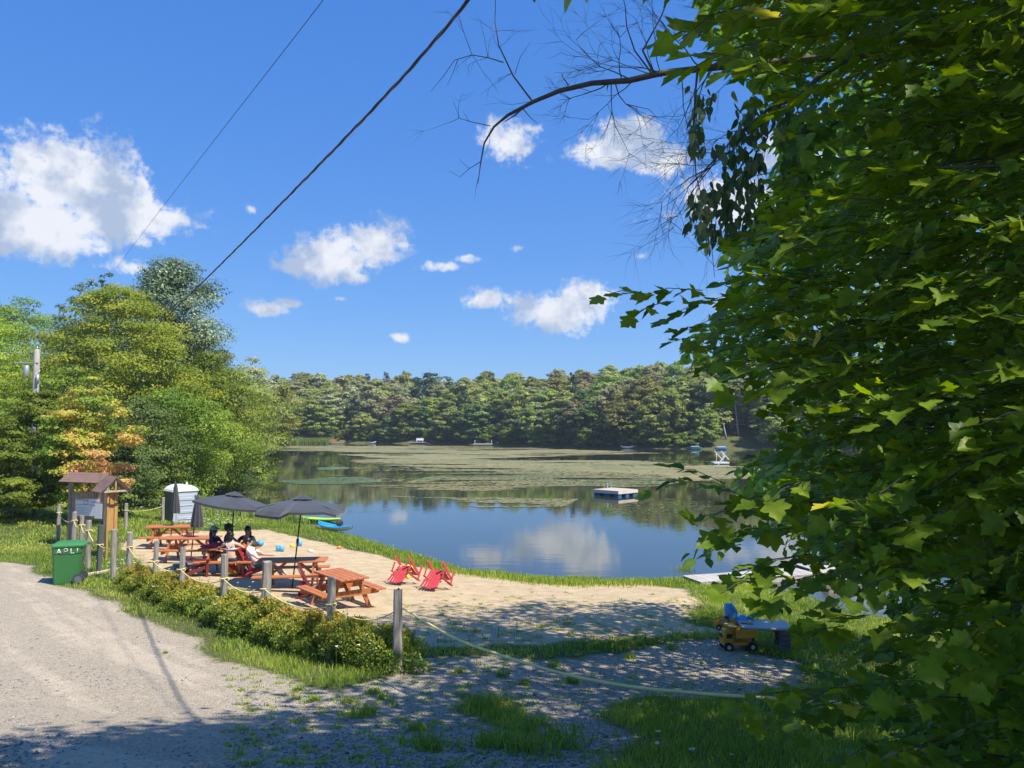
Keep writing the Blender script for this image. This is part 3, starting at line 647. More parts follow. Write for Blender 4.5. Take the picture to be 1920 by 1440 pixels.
EXTRA = [(1165, 545, 3.6, -110, -14, 6, .08), (1252, 540, 3.6, -120, -8, 7, .085), (1215, 575, 3.6, -70, 20, 5, .08), (1300, 570, 3.6, -120, 18, 8, .09), (1330, 600, 3.6, -110, 5, 9, .09),
         (1275, 60, 3.2, -70, 0, 4, .12), (1330, 30, 3.0, -90, 30, 8, .12), (1340, 100, 3.1, -80, 20, 7, .11),
         (1440, 1300, 3.2, -110, 10, 8, .085), (1500, 1330, 3.1, -120, 25, 9, .09), (1560, 1290, 3.1, -120, 8, 9, .085), (1540, 1180, 3.0, -60, 10, 5, .09), (1560, 1150, 2.9, -70, -10, 5, .09),
         (1400, 1085, 3.0, -80, 5, 7, .10), (1440, 1050, 3.1, -90, 12, 8, .10), (1480, 1090, 3.0, -90, 20, 8, .10), (1350, 960, 3.3, -90, 10, 7, .09), (1400, 990, 3.2, -90, -5, 8, .09), (1420, 930, 3.3, -90, -4, 8, .09)]
EXTRA2 = [(1300, 880, 3.4, -90, -40, 8, .075), (1340, 905, 3.4, -90, -45, 8, .075), (1250, 905, 3.3, -80, 12, 4, .085), (1330, 1010, 3.2, -70, 25, 7, .07), (1370, 700, 4.0, -90, 10, 9, .06), (1340, 680, 4.0, -80, 30, 8, .06), (1390, 690, 4.0, -60, 30, 8, .06),
          (1400, 520, 4.2, -110, -15, 11, .075), (1430, 480, 4.2, -110, -10, 11, .075), (1440, 560, 4.2, -120, -10, 11, .075), (1390, 1070, 3.2, -80, 20, 8, .07), (1450, 1135, 3.1, -60, 4, 5, .06), (1340, 1030, 3.1, -80, 15, 6, .075), (1630, 1225, 3.2, -80, 10, 8, .08), (1560, 1260, 3.1, -80, -40, 8, .08)]
near_tree('maple_tree', 'large dark green maple filling the right side with its lobed leaves', 41, 1450, (2.8, 5.6), (.065, .105), T_MAPLE, ML_near, (4.9, 3.4), M_darkbark, lambda u, v: True, extra=EXTRA)
near_tree('ash_tree', 'slim tree with small pointed oval leaves mixed among the maple on the right', 43, 1100, (3.0, 6.5), (.065, .095), T_OVATE, ML_near2, (5.6, 5.0), M_darkbark, lambda u, v: 400 < v < 720 or 840 < v or v < -40 or u > 1600, extra=EXTRA2)

# tall tree behind them, its shade lies over the road and the sand
rng = np.random.RandomState(77)
tx, ty = 8.4, 11.5; g = gz(tx, ty); big = root('basswood_tree', (tx, ty, g), 'tall dark tree standing behind the near maple, shading the toys and the sand', 'tree')
P, O, tone, C, cs = crown_pts(rng, 42000, 6.4, .8, 12.8, oval_prof, 190, flat=.5, csize=.17, inner=.3, lobes=2.0, lean=(-2.6, -.8))
vu = np.array([px(*(q_ + np.array([tx, ty, g]))) for q_ in P]); ok = vu[:, 0] > np.interp(vu[:, 1], EDGE_V, EDGE_U) + 30; ok |= vu[:, 1] < -20; P, O, tone = P[ok], O[ok], tone[ok]
C = np.array([c_ for c_ in C if px(*(c_ + np.array([tx, ty, g])))[0] > 1500])
Nr = unit(unit(O) + .6 * unit(rng.randn(len(P), 3)) + np.array([0, 0, .35])); T = unit(np.cross(Nr, rng.randn(len(P), 3)) + np.array([0, 0, -.4]))
link('crown', leaves('crown', P, T, Nr, .20 * rng.uniform(.7, 1.3, len(P)), tone, T_OVATE, ML_near2), big)
link('trunk', make_trunk('trunk', 5, 11, .22, M_darkbark, C, 40), big)
# overhead tree whose crown hangs above the frame and dapples the gravel
tx, ty = 6.6, .4; g = gz(tx, ty); ov = root('maple_tree', (tx, ty, g), 'high maple crown reaching over the gravel from the right, mostly above view', 'tree')
P, O, tone, C, cs = crown_pts(rng, 24000, 6.4, 5.2, 12.0, round_prof, 80, flat=.4, csize=.17, inner=.2, lobes=4.0, lean=(-2.2, 2.6))
vis = np.array([px(*(p + np.array([tx, ty, g]))) if (p[1] + ty) > .3 else (0, -999) for p in P]); ok = (vis[:, 1] < -30) | (vis[:, 0] > 1500) ; P, O, tone = P[ok], O[ok], tone[ok]
Nr = unit(unit(O) + .6 * unit(rng.randn(len(P), 3)) + np.array([0, 0, .5])); T = unit(np.cross(Nr, rng.randn(len(P), 3)) + np.array([0, 0, -.3]))
link('crown', leaves('crown', P, T, Nr, .165 * rng.uniform(.7, 1.3, len(P)), tone, T_MAPLE, ML_near), ov)
link('trunk', make_trunk('trunk', 6, 11, .24, M_darkbark, None), ov)

# ------------------------------------------------------------------ long bare branch with fine twigs, and drooping leaves under it
def twig(mb, p, d, Lg, r, depth, rnd, curve=.25, kids=4, grav=-.02):
    n = 5; pts = [Vector(p)]; d = Vector(d).normalized(); ch = []
    for i in range(n):
        d = (d + Vector((rnd.uniform(-1, 1), rnd.uniform(-1, 1), rnd.uniform(-1, 1))) * curve * .5 + Vector((0, 0, grav))).normalized(); pts.append(pts[-1] + d * Lg / n)
        if depth > 0 and i > 0: ch.append((pts[-1].copy(), d.copy(), i))
    mb.tube(pts, [r * (1 - .75 * i / n) for i in range(n + 1)], 5 if r > .004 else 3, cap=False)
    for _ in range(kids if depth else 0):
        q, dd, i = rnd.choice(ch); ax = Vector((rnd.uniform(-1, 1), rnd.uniform(-1, 1), rnd.uniform(-1, 1))).normalized()
        nd = (Matrix.Rotation(rnd.choice((-1, 1)) * rnd.uniform(.45, 1.0), 3, ax) @ dd); nd.y *= .5; twig(mb, q, nd, Lg * rnd.uniform(.4, .68), max(.0013, r * .5), depth - 1, rnd, curve, kids, grav)
M_twig = M_wood('twig_bark', (.055, .045, .04), (.17, .145, .125), 20, (1, 1, .3), .85)
bt = root('bare_tree', (8.2, 6.6, gz(8.2, 6.6)), 'tree on the right whose long bare branch reaches out across the sky', 'tree'); OFF = bt.location.copy()
def pl(pts): return [at(*p) - OFF for p in pts]
rndb = random.Random(9); mb = MB()
mb.tube([Vector((0, 0, -.3)), Vector((0, 0, 3)), Vector((-.1, -.1, 6.2)), Vector((0, 0, 9))], [.2, .17, .13, .06], 10); mb.build('trunk', M_darkbark, bt)
mb = MB()
main = pl([(2040, 60, 6.55), (1920, 78, 6.5), (1760, 92, 6.4), (1600, 104, 6.3), (1450, 116, 6.2), (1360, 124, 6.15), (1240, 137, 6.1), (1180, 151, 6.05), (1110, 156, 6.0), (1050, 170, 5.95), (1002, 190, 5.9), (952, 216, 5.85), (926, 238, 5.8), (908, 268, 5.8), (902, 300, 5.8), (896, 345, 5.75)])
mb.tube([Vector((-.05, -.05, 5.4))] + main, [.05] + [.046, .044, .042, .038, .033, .030, .026, .024, .021, .019, .016, .012, .009, .007, .005, .002], 7, cap=False)
for pts, r_ in (([(998, 190, 5.9), (962, 142, 5.9), (935, 85, 5.9), (928, 40, 5.9), (930, -30, 5.9)], .008), ([(944, 117, 5.9), (915, 108, 5.9), (885, 103, 5.9), (852, 113, 5.85), (832, 142, 5.8), (808, 171, 5.8)], .005),
                ([(885, 103, 5.9), (870, 62, 5.9), (858, 20, 5.9)], .003), ([(858, 113, 5.85), (848, 140, 5.85), (838, 160, 5.85)], .003), ([(965, 140, 5.9), (975, 108, 5.9), (995, 78, 5.9)], .003), ([(915, 108, 5.9), (908, 70, 5.9), (900, 38, 5.9)], .003),
                ([(982, 201, 5.88), (966, 216, 5.85), (947, 228, 5.82)], .010), ([(980, 203, 5.88), (994, 220, 5.85), (1009, 232, 5.85)], .005), ([(919, 236, 5.8), (890, 230, 5.8), (862, 222, 5.8), (850, 190, 5.8)], .004), ([(880, 229, 5.8), (868, 208, 5.8)], .0025),
                ([(903, 302, 5.8), (880, 316, 5.8), (862, 332, 5.8), (842, 320, 5.8)], .0035), ([(880, 316, 5.8), (868, 306, 5.8), (858, 295, 5.8)], .002), ([(899, 325, 5.8), (893, 350, 5.8), (890, 372, 5.8)], .0025), ([(919, 240, 5.8), (918, 268, 5.8), (908, 290, 5.8)], .002),
                ([(1066, 160, 5.95), (1056, 146, 5.95), (1053, 138, 5.95)], .006), ([(1140, 157, 6.05), (1138, 170, 6.05)], .008), ([(1220, 135, 6.1), (1190, 95, 6.1), (1175, 50, 6.1), (1172, 10, 6.1), (1160, -30, 6.1)], .008), ([(1225, 135, 6.1), (1205, 95, 6.1), (1240, 30, 6.15), (1260, -20, 6.2)], .011)):
    mb.tube(pl(pts), [r_ * (1 - .7 * i / (len(pts) - 1)) for i in range(len(pts))], 5, cap=False)
mb.tube(pl([(1600, 106, 6.3), (1540, 140, 6.1), (1500, 180, 6.0), (1440, 205, 5.9), (1380, 255, 5.8), (1330, 310, 5.8), (1290, 350, 5.8)]), [.03, .024, .018, .012, .008, .006, .003], 7, cap=False)
mb.tube(pl([(1308, 130, 6.1), (1304, 170, 6.1), (1300, 230, 6.1), (1305, 330, 6.1), (1330, 420, 6.1), (1340, 520, 6.1)]), [.012, .008, .006, .005, .004, .002], 5, cap=False)
for i in range(17):
    q = rndb.random(); u = 1110 + 330 * q; v = 156 - 36 * q; s_ = at(u, v + 2, 6.1) - OFF; upw = rndb.random() < .55
    d = Vector((rndb.uniform(-1.1, .1), rndb.uniform(-.3, .3), rndb.uniform(.35, 1.1) if upw else rndb.uniform(-1.1, -.3)))
    twig(mb, s_, d, rndb.uniform(.4, .85), rndb.uniform(.004, .007), 2, rndb, .55, 5)
for i in range(10):
    q = rndb.random(); u = 1480 - 190 * q; v = 190 + 160 * q; s_ = at(u, v, 5.9) - OFF
    twig(mb, s_, Vector((-1, rndb.uniform(-.2, .2), rndb.uniform(-.9, .15))), rndb.uniform(.4, .8), rndb.uniform(.003, .006), 2, rndb, .5, 5)
for u, v in ((928, 60), (935, 90), (960, 138), (885, 103), (870, 62), (915, 108), (998, 190), (860, 222), (1330, 430), (1300, 380), (1290, 440), (1270, 330), (1340, 500)):
    Yb = 5.9 if u < 1000 else 6.1
    for _ in range(2): twig(mb, at(u, v, Yb) - OFF, Vector((rndb.uniform(-1, .3), 0, rndb.uniform(-.6, 1))), rndb.uniform(.12, .3) * (1 if u < 1000 else 2), .0025, 1, rndb, .35, 3)
link('branches', mb.mesh('branches', M_twig), bt)
rng = np.random.RandomState(12); n = 1000; q = rng.rand(n); uu = 1290 + rng.rand(n) ** 1.1 * 230; vv = 165 + q * 270 + (uu - 1290) * .15 + rng.randn(n) * 12
keep = (fbm(uu, vv * .5, 46, 3) > -.12); uu, vv = uu[keep], vv[keep]; n = len(uu)
P = np.array([at(u, v, 5.6 + rng.rand() * 1.1) - OFF for u, v in zip(uu, vv)]); T = unit(np.stack([rng.randn(n) * .3, rng.randn(n) * .3, -np.ones(n)], 1)); Nr = unit(rng.randn(n, 3) + np.array([.3, -.6, 0]))
link('crown', leaves('crown', P, T, Nr, rng.uniform(.07, .12, n), np.clip(.3 + .3 * (uu < 1330) + rng.randn(n) * .25, 0, 1), T_OVATE, ML_hang), bt)

# ------------------------------------------------------------------ wires and utility pole
M_cable = M_plain('black_cable', (.018, .017, .018), .5); M_alu = M_plain('bare_wire', (.16, .13, .12), .45)
def wire_pts(img, Y0, Y1, n=160):
    img = np.array(img, float); seg = np.r_[0, np.cumsum(np.hypot(*np.diff(img, axis=0).T))]; t_ = seg / seg[-1]; q = np.linspace(-.015, 1, n)
    fu = np.polyfit(t_, img[:, 0], 3); fv = np.polyfit(t_, img[:, 1], 4); res = []
    for s in q:
        iy = (1 - s) / Y0 + s / Y1; res.append(at(np.polyval(fu, s), np.polyval(fv, s), 1 / iy))
    e_ = (res[0] - res[3]).normalized(); return [res[0] + e_ * k_ for k_ in (16, 8)] + res
cab = wire_pts([(876, 0), (800, 97), (700, 205), (640, 265), (560, 345), (480, 432), (400, 510), (330, 577), (270, 635), (235, 662)], 9.2, 60)
r = root('power_cable', cab[0], 'thick twisted black power cable sagging from the top centre down to the trees', 'cable')
dense = []; acc = 0
for a_, b_ in zip(cab, cab[1:]):
    k = max(1, int((b_ - a_).length / .05))
    for i in range(k): dense.append(a_.lerp(b_, i / k))
for st in range(3):
    mb = MB(); pts = []; L_ = 0
    for i, p in enumerate(dense):
        if i: L_ += (p - dense[i - 1]).length
        d = (dense[min(i + 1, len(dense) - 1)] - dense[max(0, i - 1)]).normalized(); s = d.cross(Vector((0, 0, 1))).normalized(); w = s.cross(d); an = L_ / 1.7 * 6.283 + st * 2.094
        pts.append(p + (s * math.cos(an) + w * math.sin(an)) * .0145 - cab[0])
    mb.tube(pts, .0125 if st < 2 else .008, 6); mb.build('strand', M_cable if st < 2 else M_alu, r)
w2 = wire_pts([(606, 0), (500, 137), (400, 265), (300, 395), (215, 506)], 16, 70, 80)
mb = MB(); mb.tube([p - w2[0] for p in w2], .009, 5)
o = mb.build('telephone_wire', M_cable, None, w2[0]); tag(o, 'single thin dark wire crossing the sky left of the twisted cable', 'wire')
M_pole = M_wood('grey_pole_wood', (.26, .23, .21), (.55, .51, .47), 4, (1, 1, .1), .85); M_galv = M_plain('galvanised_metal', (.5, .52, .54), .4, Metallic=.6)
Yp = 42; xp = (66 - 960) / F_PX * Yp; gp = gz(xp, Yp); zt = at(66, 655, Yp).z - gp
r = root('utility_pole', (xp, Yp, gp), 'weathered wooden utility pole with a small transformer among the trees at the left', 'utility pole')
mb = MB(); mb.tube([(0, 0, -.4), (0, 0, zt - .1), (0, 0, zt)], [.19, .15, .10], 12); mb.build('post', M_pole, r)
mb = MB(); mb.tube([(0, 0, zt), (0, 0, zt + .16)], [.05, .03], 8); mb.build('insulator', M_galv, r)
mb = MB(); mb.box((-.5, -.12, zt - .75), (1.3, .07, .07), bev=.01); mb.build('cross_arm', M_galv, r)
mb = MB(); mb.tube([(-.42, -.2, zt - 1.55), (-.42, -.2, zt - 1.5), (-.42, -.2, zt - .95), (-.42, -.2, zt - .9)], [.1, .14, .14, .1], 12); mb.build('transformer', M_galv, r)
mb = MB(); mb.tube([(.2, -.2, zt - 1.9), (.2, -.2, zt - 1.4)], [.07, .07], 10); mb.tube([(.2, -.2, zt - 1.4), (.28, -.22, zt - 1.3), (.3, -.2, zt - 1.15)], .02, 6); mb.build('fuse_holder', M_galv, r)
# ------------------------------------------------------------------ furniture and objects on the beach
M_table = M_wood('orange_stained_wood', (.36, .105, .03), (.56, .20, .07), 7, (.12, 1, 1), .55, .25)
M_tablee = M_wood('orange_stained_leg', (.30, .09, .028), (.50, .18, .065), 7, (1, 1, .12), .55, .25)
M_red = M_plain('red_plastic', (.52, .05, .055), .45, .1); M_dred = M_plain('maroon_plastic', (.16, .022, .022), .5, .15)
M_metal = M_plain('black_metal', (.02, .02, .022), .4)
m_fab, t = mat_new('charcoal_canopy_fabric'); out(t, pbsdf(t, ramp(t, noise(t, 3, 3), [(.3, (.028, .03, .034)), (.7, (.042, .044, .05))]), .75, noise(t, 300, 2), .1, .001, Sheen_Weight=.3))
def table(loc, rz, Lg, label, W=.72, bench=.26, H=.75):
    r = root('picnic_table', loc, label, 'picnic table', 'orange picnic tables on the sand', rz)
    mb = MB(); n = 5; w = W / n
    for i in range(n): mb.box((0, -W / 2 + w * (i + .5), H - .02), (Lg, w - .012, .04), bev=.005)
    mb.build('tabletop', M_table, r)
    for s in (-1, 1):
        mb = MB()
        for k in range(2): mb.box((0, s * (W / 2 + .24 + k * bench / 2), .43), (Lg, bench / 2 - .012, .04), bev=.005)
        mb.build('bench', M_table, r)
    for e in (-1, 1):
        x = e * (Lg / 2 - .3)
        for s in (-1, 1):
            mb = MB(); mb.beam((x, s * .22, H - .045), (x, s * (W / 2 + .16), 0.0), .045, .10, .004); mb.build('leg', M_tablee, r)
        mb = MB(); mb.box((x + e * .048, 0, .375), (.04, W + .48 + bench, .13), bev=.004); mb.build('bench_support', M_tablee, r)
        mb = MB(); mb.box((x + e * .048, 0, H - .085), (.04, W - .04, .09), bev=.004); mb.build('top_support', M_tablee, r)
        mb = MB(); mb.beam((x - e * .02, 0, .36), (x - e * .45, 0, H - .05), .045, .07, .003); mb.build('brace', M_tablee, r)
    return r
def G2(u, Y, dz=0.0):
    p = up(u, Y); p.z += dz; return p
T1 = table(G2(325, 27.3), R(6), 1.55, 'farthest picnic table under a closed grey parasol, in front of the toilet')
T2 = table(G2(364, 24.6), R(2), 1.75, 'picnic table with a closed grey parasol behind the one the people use')
T3 = table(G2(437, 22.4), R(3), 1.62, 'picnic table where people sit round red towels and an orange bag')
T4 = table(G2(553, 20.3), R(6), 1.75, 'picnic table shaded by the open grey umbrella nearest the water')
T5 = table(G2(643, 18.1), R(-52), 1.45, 'nearest picnic table, turned end-on beside the fence with no umbrella')

def umb_open(table_o, name, ctr, axis, Rr, drop, label, sag=(0,)*8, n=6):
    "open parasol: ctr = hub under the cap, axis = pole direction (unit), pole runs down to the ground"
    base = Vector(table_o.location); r = root('parasol', base, label, 'parasol', 'charcoal parasols over the picnic tables')
    c = Vector(ctr) - base; mb = MB(); mb.tube([(0, 0, 0), c * .45, c], [.019, .019, .017], 8); mb.build('pole', M_metal, r)
    mb = MB(); mb.tube([c * .5, c * .5 + c.normalized() * .12], .035, 8); mb.build('crank', M_metal, r)
    ax = Vector(axis).normalized(); e1 = (Vector((1, 0, 0)) - ax * ax.x).normalized(); e2 = ax.cross(e1)
    bm = bmesh.new(); rings = []; NR = 7
    top = bm.verts.new(c + ax * .02)
    for j in range(1, NR + 1):
        q = j / NR; ring = []
        for i in range(n * 4):
            an = (i / 4 + .5) / n * 2 * math.pi; f = (i % 4) / 4; scal = 1 - (.13 * math.sin(f * math.pi)) * q ** 2    # scalloped edge between ribs
            h = -drop * (q ** 1.25) - .07 * math.sin(f * math.pi) * q * (1.2 - q) - sag[int(i // 4) % n] * q ** 4
            ring.append(bm.verts.new(c + (e1 * math.cos(an) + e2 * math.sin(an)) * Rr * q * scal + ax * h))
        rings.append(ring)
    m_ = n * 4
    for i in range(m_): bm.faces.new((top, rings[0][i], rings[0][(i + 1) % m_]))
    for A, B in zip(rings, rings[1:]):
        for i in range(m_): bm.faces.new((A[i], B[i], B[(i + 1) % m_], A[(i + 1) % m_]))
    low = [bm.verts.new(v.co - ax * .06) for v in rings[-1]]
    for i in range(m_): bm.faces.new((rings[-1][i], low[i], low[(i + 1) % m_], rings[-1][(i + 1) % m_]))
    me = bpy.data.meshes.new('canopy'); bm.to_mesh(me); bm.free(); me.materials.append(m_fab); link('canopy', me, r)
    mb = MB(); cap = []
    for i in range(16):
        an = i / 16 * 6.283; cap.append(c + ax * .0 + (e1 * math.cos(an) + e2 * math.sin(an)) * .26)
    for i in range(16): mb.poly([c + ax * .11, cap[i], cap[(i + 1) % 16]])
    mb.build('vent_cap', m_fab, r)
    for i in range(n):
        an = (i + .5) / n * 2 * math.pi; dirv = e1 * math.cos(an) + e2 * math.sin(an); mb = MB()
        mb.tube([c - ax * .02, c + dirv * Rr * .5 - ax * (drop * .42 + .02), c + dirv * Rr * .98 - ax * (drop + .015)], .007, 5); mb.build('rib', M_metal, r)
    return r
umb_open(T4, 'u', at(567, 935, 20.3), (.03, .02, 1), 1.20, .22, 'open charcoal parasol with pointed corners nearest the water, above the middle of the beach', sag=(.02, .02, .0, .16, .03, .12))
umb_open(T3, 'u', at(440, 928, 22.6), (.15, .02, 1), 1.12, .24, 'open charcoal parasol leaning to the right over the seated people', sag=(.02,) * 8)
def umb_closed(table_o, utop, vtop, vbot, w, label):
    base = Vector(table_o.location); Y = base.y + .02; top = at(utop, vtop, Y) - base; bot = at(utop, vbot, Y) - base; r = root('parasol', base, label, 'parasol', 'charcoal parasols over the picnic tables')
    mb = MB(); mb.tube([(0, 0, 0), (top.x * .5, 0, top.z * .5), top], .019, 8); mb.build('pole', M_metal, r)
    bm = bmesh.new(); rings = []; n = 40
    for j in range(13):
        q = j / 12; z = top.z + (bot.z - top.z) * q; rad = w * (.16 + .84 * q ** .72) * (1 if q < .97 else .9); fold = .20 * min(1, q * 3)
        if .08 < q < .2: rad *= 1.16
        rings.append([bm.verts.new((top.x * (1 - .5 * q) + bot.x * .5 * q + rad * (1 + fold * math.cos(i / n * 6.283 * 8 + j * .13)) * math.cos(i / n * 6.283), rad * (1 + fold * math.cos(i / n * 6.283 * 8 + j * .13)) * math.sin(i / n * 6.283), z)) for i in range(n)])
    tp = bm.verts.new(top + Vector((0, 0, .05)))
    for i in range(n): bm.faces.new((tp, rings[0][i], rings[0][(i + 1) % n]))
    for A, B in zip(rings, rings[1:]):
        for i in range(n): f = bm.faces.new((A[i], B[i], B[(i + 1) % n], A[(i + 1) % n])); f.smooth = True
    me = bpy.data.meshes.new('canopy'); bm.to_mesh(me); bm.free(); me.materials.append(m_fab); link('canopy', me, r); return r
umb_closed(T1, 330, 905, 962, .15, 'closed grey parasol standing directly in front of the toilet')
umb_closed(T2, 371, 928, 988, .185, 'closed grey parasol to the right of the toilet, its skirt wide at the bottom')

def adirondack(name_lab, mat, loc=(0, 0, 0), rz=0, tip=None):
    r = root('adirondack_chair', loc, name_lab, 'garden chair', 'red plastic garden chairs on the sand', rz)
    # local frame: chair faces -y, seat 0.36 high at the front
    pv = r
    objs = []
    mb = MB(); n = 6
    for i in range(n):
        x = -.25 + .5 * (i + .5) / n; fan = x * 1.35
        topz = 1.0 - abs(x) * .42; w = .5 / n
        mb.beam((x, .17, .24), (fan, .50, topz), w * 1.18 - .006, .018, .003)
    objs.append(('backrest', mb))
    mb = MB(); mb.beam((-.34, .345, .66), (.34, .345, .66), .02, .06); mb.beam((-.28, .2, .33), (.28, .2, .33), .02, .06); objs.append(('back_rail', mb))
    mb = MB()
    for i in range(6):
        q = (i + .5) / 6; y = -.36 + .54 * q; z = .365 - .13 * q; mb.box((0, y, z), (.52, .075, .02), Matrix.Rotation(-.23, 3, 'X'), .003)
    objs.append(('seat', mb))
    for s in (-1, 1):
        mb = MB(); mb.box((s * .33, -.33, .26), (.026, .085, .52), bev=.004); objs.append(('front_leg', mb))
        mb = MB(); mb.beam((s * .29, -.38, .33), (s * .29, .50, .04), .026, .10, .004); objs.append(('rear_leg', mb))
        mb = MB(); mb.prism([(-.055, -.42), (.05, -.44), (.085, -.2), (.03, .42), (-.035, .42), (-.045, .1)], .022, Matrix.Translation((s * .34, 0, .52)) @ Matrix.Diagonal((s, 1, 1, 1))); objs.append(('armrest', mb))
        mb = MB(); mb.beam((s * .34, .36, .20), (s * .34, .36, .52), .03, .05); objs.append(('arm_post', mb))
    for nm, mb in objs:
        o = mb.build(nm, mat, r)
    if tip is not None: r.rotation_euler = tip
    return r
adirondack('maroon slatted garden chair at the left end of the table with the people', M_dred, G2(372, 21.7), R(120)).scale = (.88,) * 3
adirondack('maroon slatted garden chair behind the nearest picnic table', M_dred, G2(597, 19.1), R(100)).scale = (.88,) * 3
adirondack('pinkish red garden chair in which a person in a teal towel reclines', M_red, G2(486, 22.1), R(96)).scale = (.88,) * 3
c1 = hit(768, 1094); c2 = hit(828, 1104)
for (x, y), rz, lab in ((c1, -28, 'red garden chair tipped on its back slats, with the yellow life vest on it'), (c2, -24, 'bare red garden chair tipped forward on the sand, nearest the shoreline')):
    o = adirondack(lab, M_red, (x, y, gz(x, y) + .62), 0)
    # tipped forward: the front edge of the arms and the top of the back rest on the sand, legs in the air
    o.rotation_euler = (Matrix.Rotation(R(rz), 3, 'Z') @ Matrix.Rotation(R(150), 3, 'X')).to_euler()
    bpy.context.view_layer.update()
    o.scale = (.82,) * 3; bpy.context.view_layer.update()
    lo = min((o.matrix_world @ (ch.matrix_local @ Vector(b))).z for ch in o.children for b in ch.bound_box)
    o.location.z += gz(x, y) - lo + .0

# life vest on the tipped chair
m_y = M_plain('yellow_nylon', (.75, .60, .03), .6); r = root('life_vest', (c1[0] - .12, c1[1] - .22, gz(*c1) + .34), 'yellow life vest with black straps lying on the tipped red chair', 'life vest')
mb = MB(); mb.box((-.12, 0, 0), (.2, .10, .42), Matrix.Rotation(.5, 3, 'Y') @ Matrix.Rotation(-.5, 3, 'X'), .03); mb.box((.10, .02, .03), (.2, .10, .40), Matrix.Rotation(.35, 3, 'Y') @ Matrix.Rotation(-.6, 3, 'X'), .03); mb.rough(.008); mb.build('panel', m_y, r)
mb = MB(); mb.box((-.12, -.05, .06), (.215, .02, .03), Matrix.Rotation(.5, 3, 'Y') @ Matrix.Rotation(-.5, 3, 'X')); mb.box((-.10, -.03, -.07), (.215, .03, .03), Matrix.Rotation(.5, 3, 'Y') @ Matrix.Rotation(-.5, 3, 'X')); mb.box((.11, -.03, .05), (.21, .03, .03), Matrix.Rotation(.35, 3, 'Y') @ Matrix.Rotation(-.6, 3, 'X')); mb.build('strap', M_metal, r)

# ------------------------------------------------------------------ green wheelie bin
M_bin = M_plain('green_bin_plastic', (.035, .16, .045), .42, .1, 5, .08); M_binl = M_plain('green_lid_plastic', (.045, .21, .06), .4, .1)
M_tyre = M_plain('grey_rubber', (.05, .055, .065), .6); M_paint = M_plain('white_paint', (.72, .78, .72), .6)
bl = on(131, 1094); r = root('wheeled_bin', bl, 'green wheeled rubbish bin with white hand-painted letters beside the gravel', 'rubbish bin', rz=R(20)); 
def loft(secs, mat, name, par, bev=.0):
    "secs: (z, x0, x1, y0, y1)"
    bm = bmesh.new(); rings = []
    for (z, x0, x1, y0, y1) in secs:
        c = .035; pts = [(x0 + c, y0), (x1 - c, y0), (x1, y0 + c), (x1, y1 - c), (x1 - c, y1), (x0 + c, y1), (x0, y1 - c), (x0, y0 + c)]
        rings.append([bm.verts.new((x, y, z)) for x, y in pts])
    for A, B in zip(rings, rings[1:]):
        for i in range(8): bm.faces.new((A[i], A[(i + 1) % 8], B[(i + 1) % 8], B[i]))
    bm.faces.new(rings[0][::-1]); bm.faces.new(rings[-1]); me = bpy.data.meshes.new(name); bm.to_mesh(me); bm.free(); me.materials.append(mat); return link(name, me, par)
loft([(.0, -.33, .10, -.25, .25), (.05, -.335, .19, -.26, .26), (.20, -.34, .235, -.265, .265), (.60, -.355, .275, -.28, .28), (.78, -.36, .285, -.285, .285), (.80, -.37, .30, -.30, .30), (.93, -.375, .315, -.305, .305), (.965, -.38, .32, -.31, .31)], M_bin, 'body', r)
lid = loft([(.968, -.40, .36, -.33, .33), (1.0, -.40, .37, -.33, .33), (1.03, -.37, .33, -.30, .30), (1.065, -.30, .18, -.24, .24)], M_binl, 'lid', r)
mb = MB(); mb.tube([(.36, -.26, .96), (.42, -.24, .97), (.42, .24, .97), (.36, .26, .96)], .016, 8); mb.build('handle', M_bin, r)
for s in (-1, 1):
    mb = MB(); mb.tube([(.23, s * .29 - .03, .135), (.23, s * .29 + .03, .135)], .135, 24); wh = mb.build('wheel', M_tyre, r)
    mb = MB(); mb.tube([(.23, s * .33 - .005, .135), (.23, s * .33 + .005, .135)], .085, 20); mb.build('hub', M_plain('grey_hub', (.12, .135, .17), .5), wh)
mb = MB(); 
def stroke(mb, pts, y, w=.009):
    mb.tube([Vector((x, y - .0 + (z - .8) * -.09, z)) for x, z in pts], w, 5)
LET = [[(-.27, .80), (-.215, .92)], [(-.215, .92), (-.17, .80)], [(-.265, .835), (-.175, .845)], [(-.10, .80), (-.095, .925), (-.05, .925), (-.02, .90), (-.025, .87), (-.06, .852), (-.095, .852)], [(.055, .92), (.05, .80), (.13, .805)], [(.20, .92), (.195, .80)]]
for s in LET: stroke(mb, s, -.3035)
mb.build('lettering', M_paint, r)
mb = MB(); a0 = on(162, 1082); a1 = on(225, 1070); pts = [a0.lerp(a1, i / 24) + Vector((0, .05 * math.sin(i * .5), .05)) - a0 for i in range(25)]
M_rope = M_wood('old_rope', (.30, .25, .18), (.62, .55, .42), 12, (1, 1, 1), .9); 
for k in range(3): mb.tube([p + Vector((0, math.cos(i * 1.3 + k * 2.09) * .028, math.sin(i * 1.3 + k * 2.09) * .028)) for i, p in enumerate(pts)], .03, 6)
o = mb.build('thick_rope', M_rope, None, a0); tag(o, 'thick pale twisted rope lying on the grass between the bin and a fence post', 'rope')

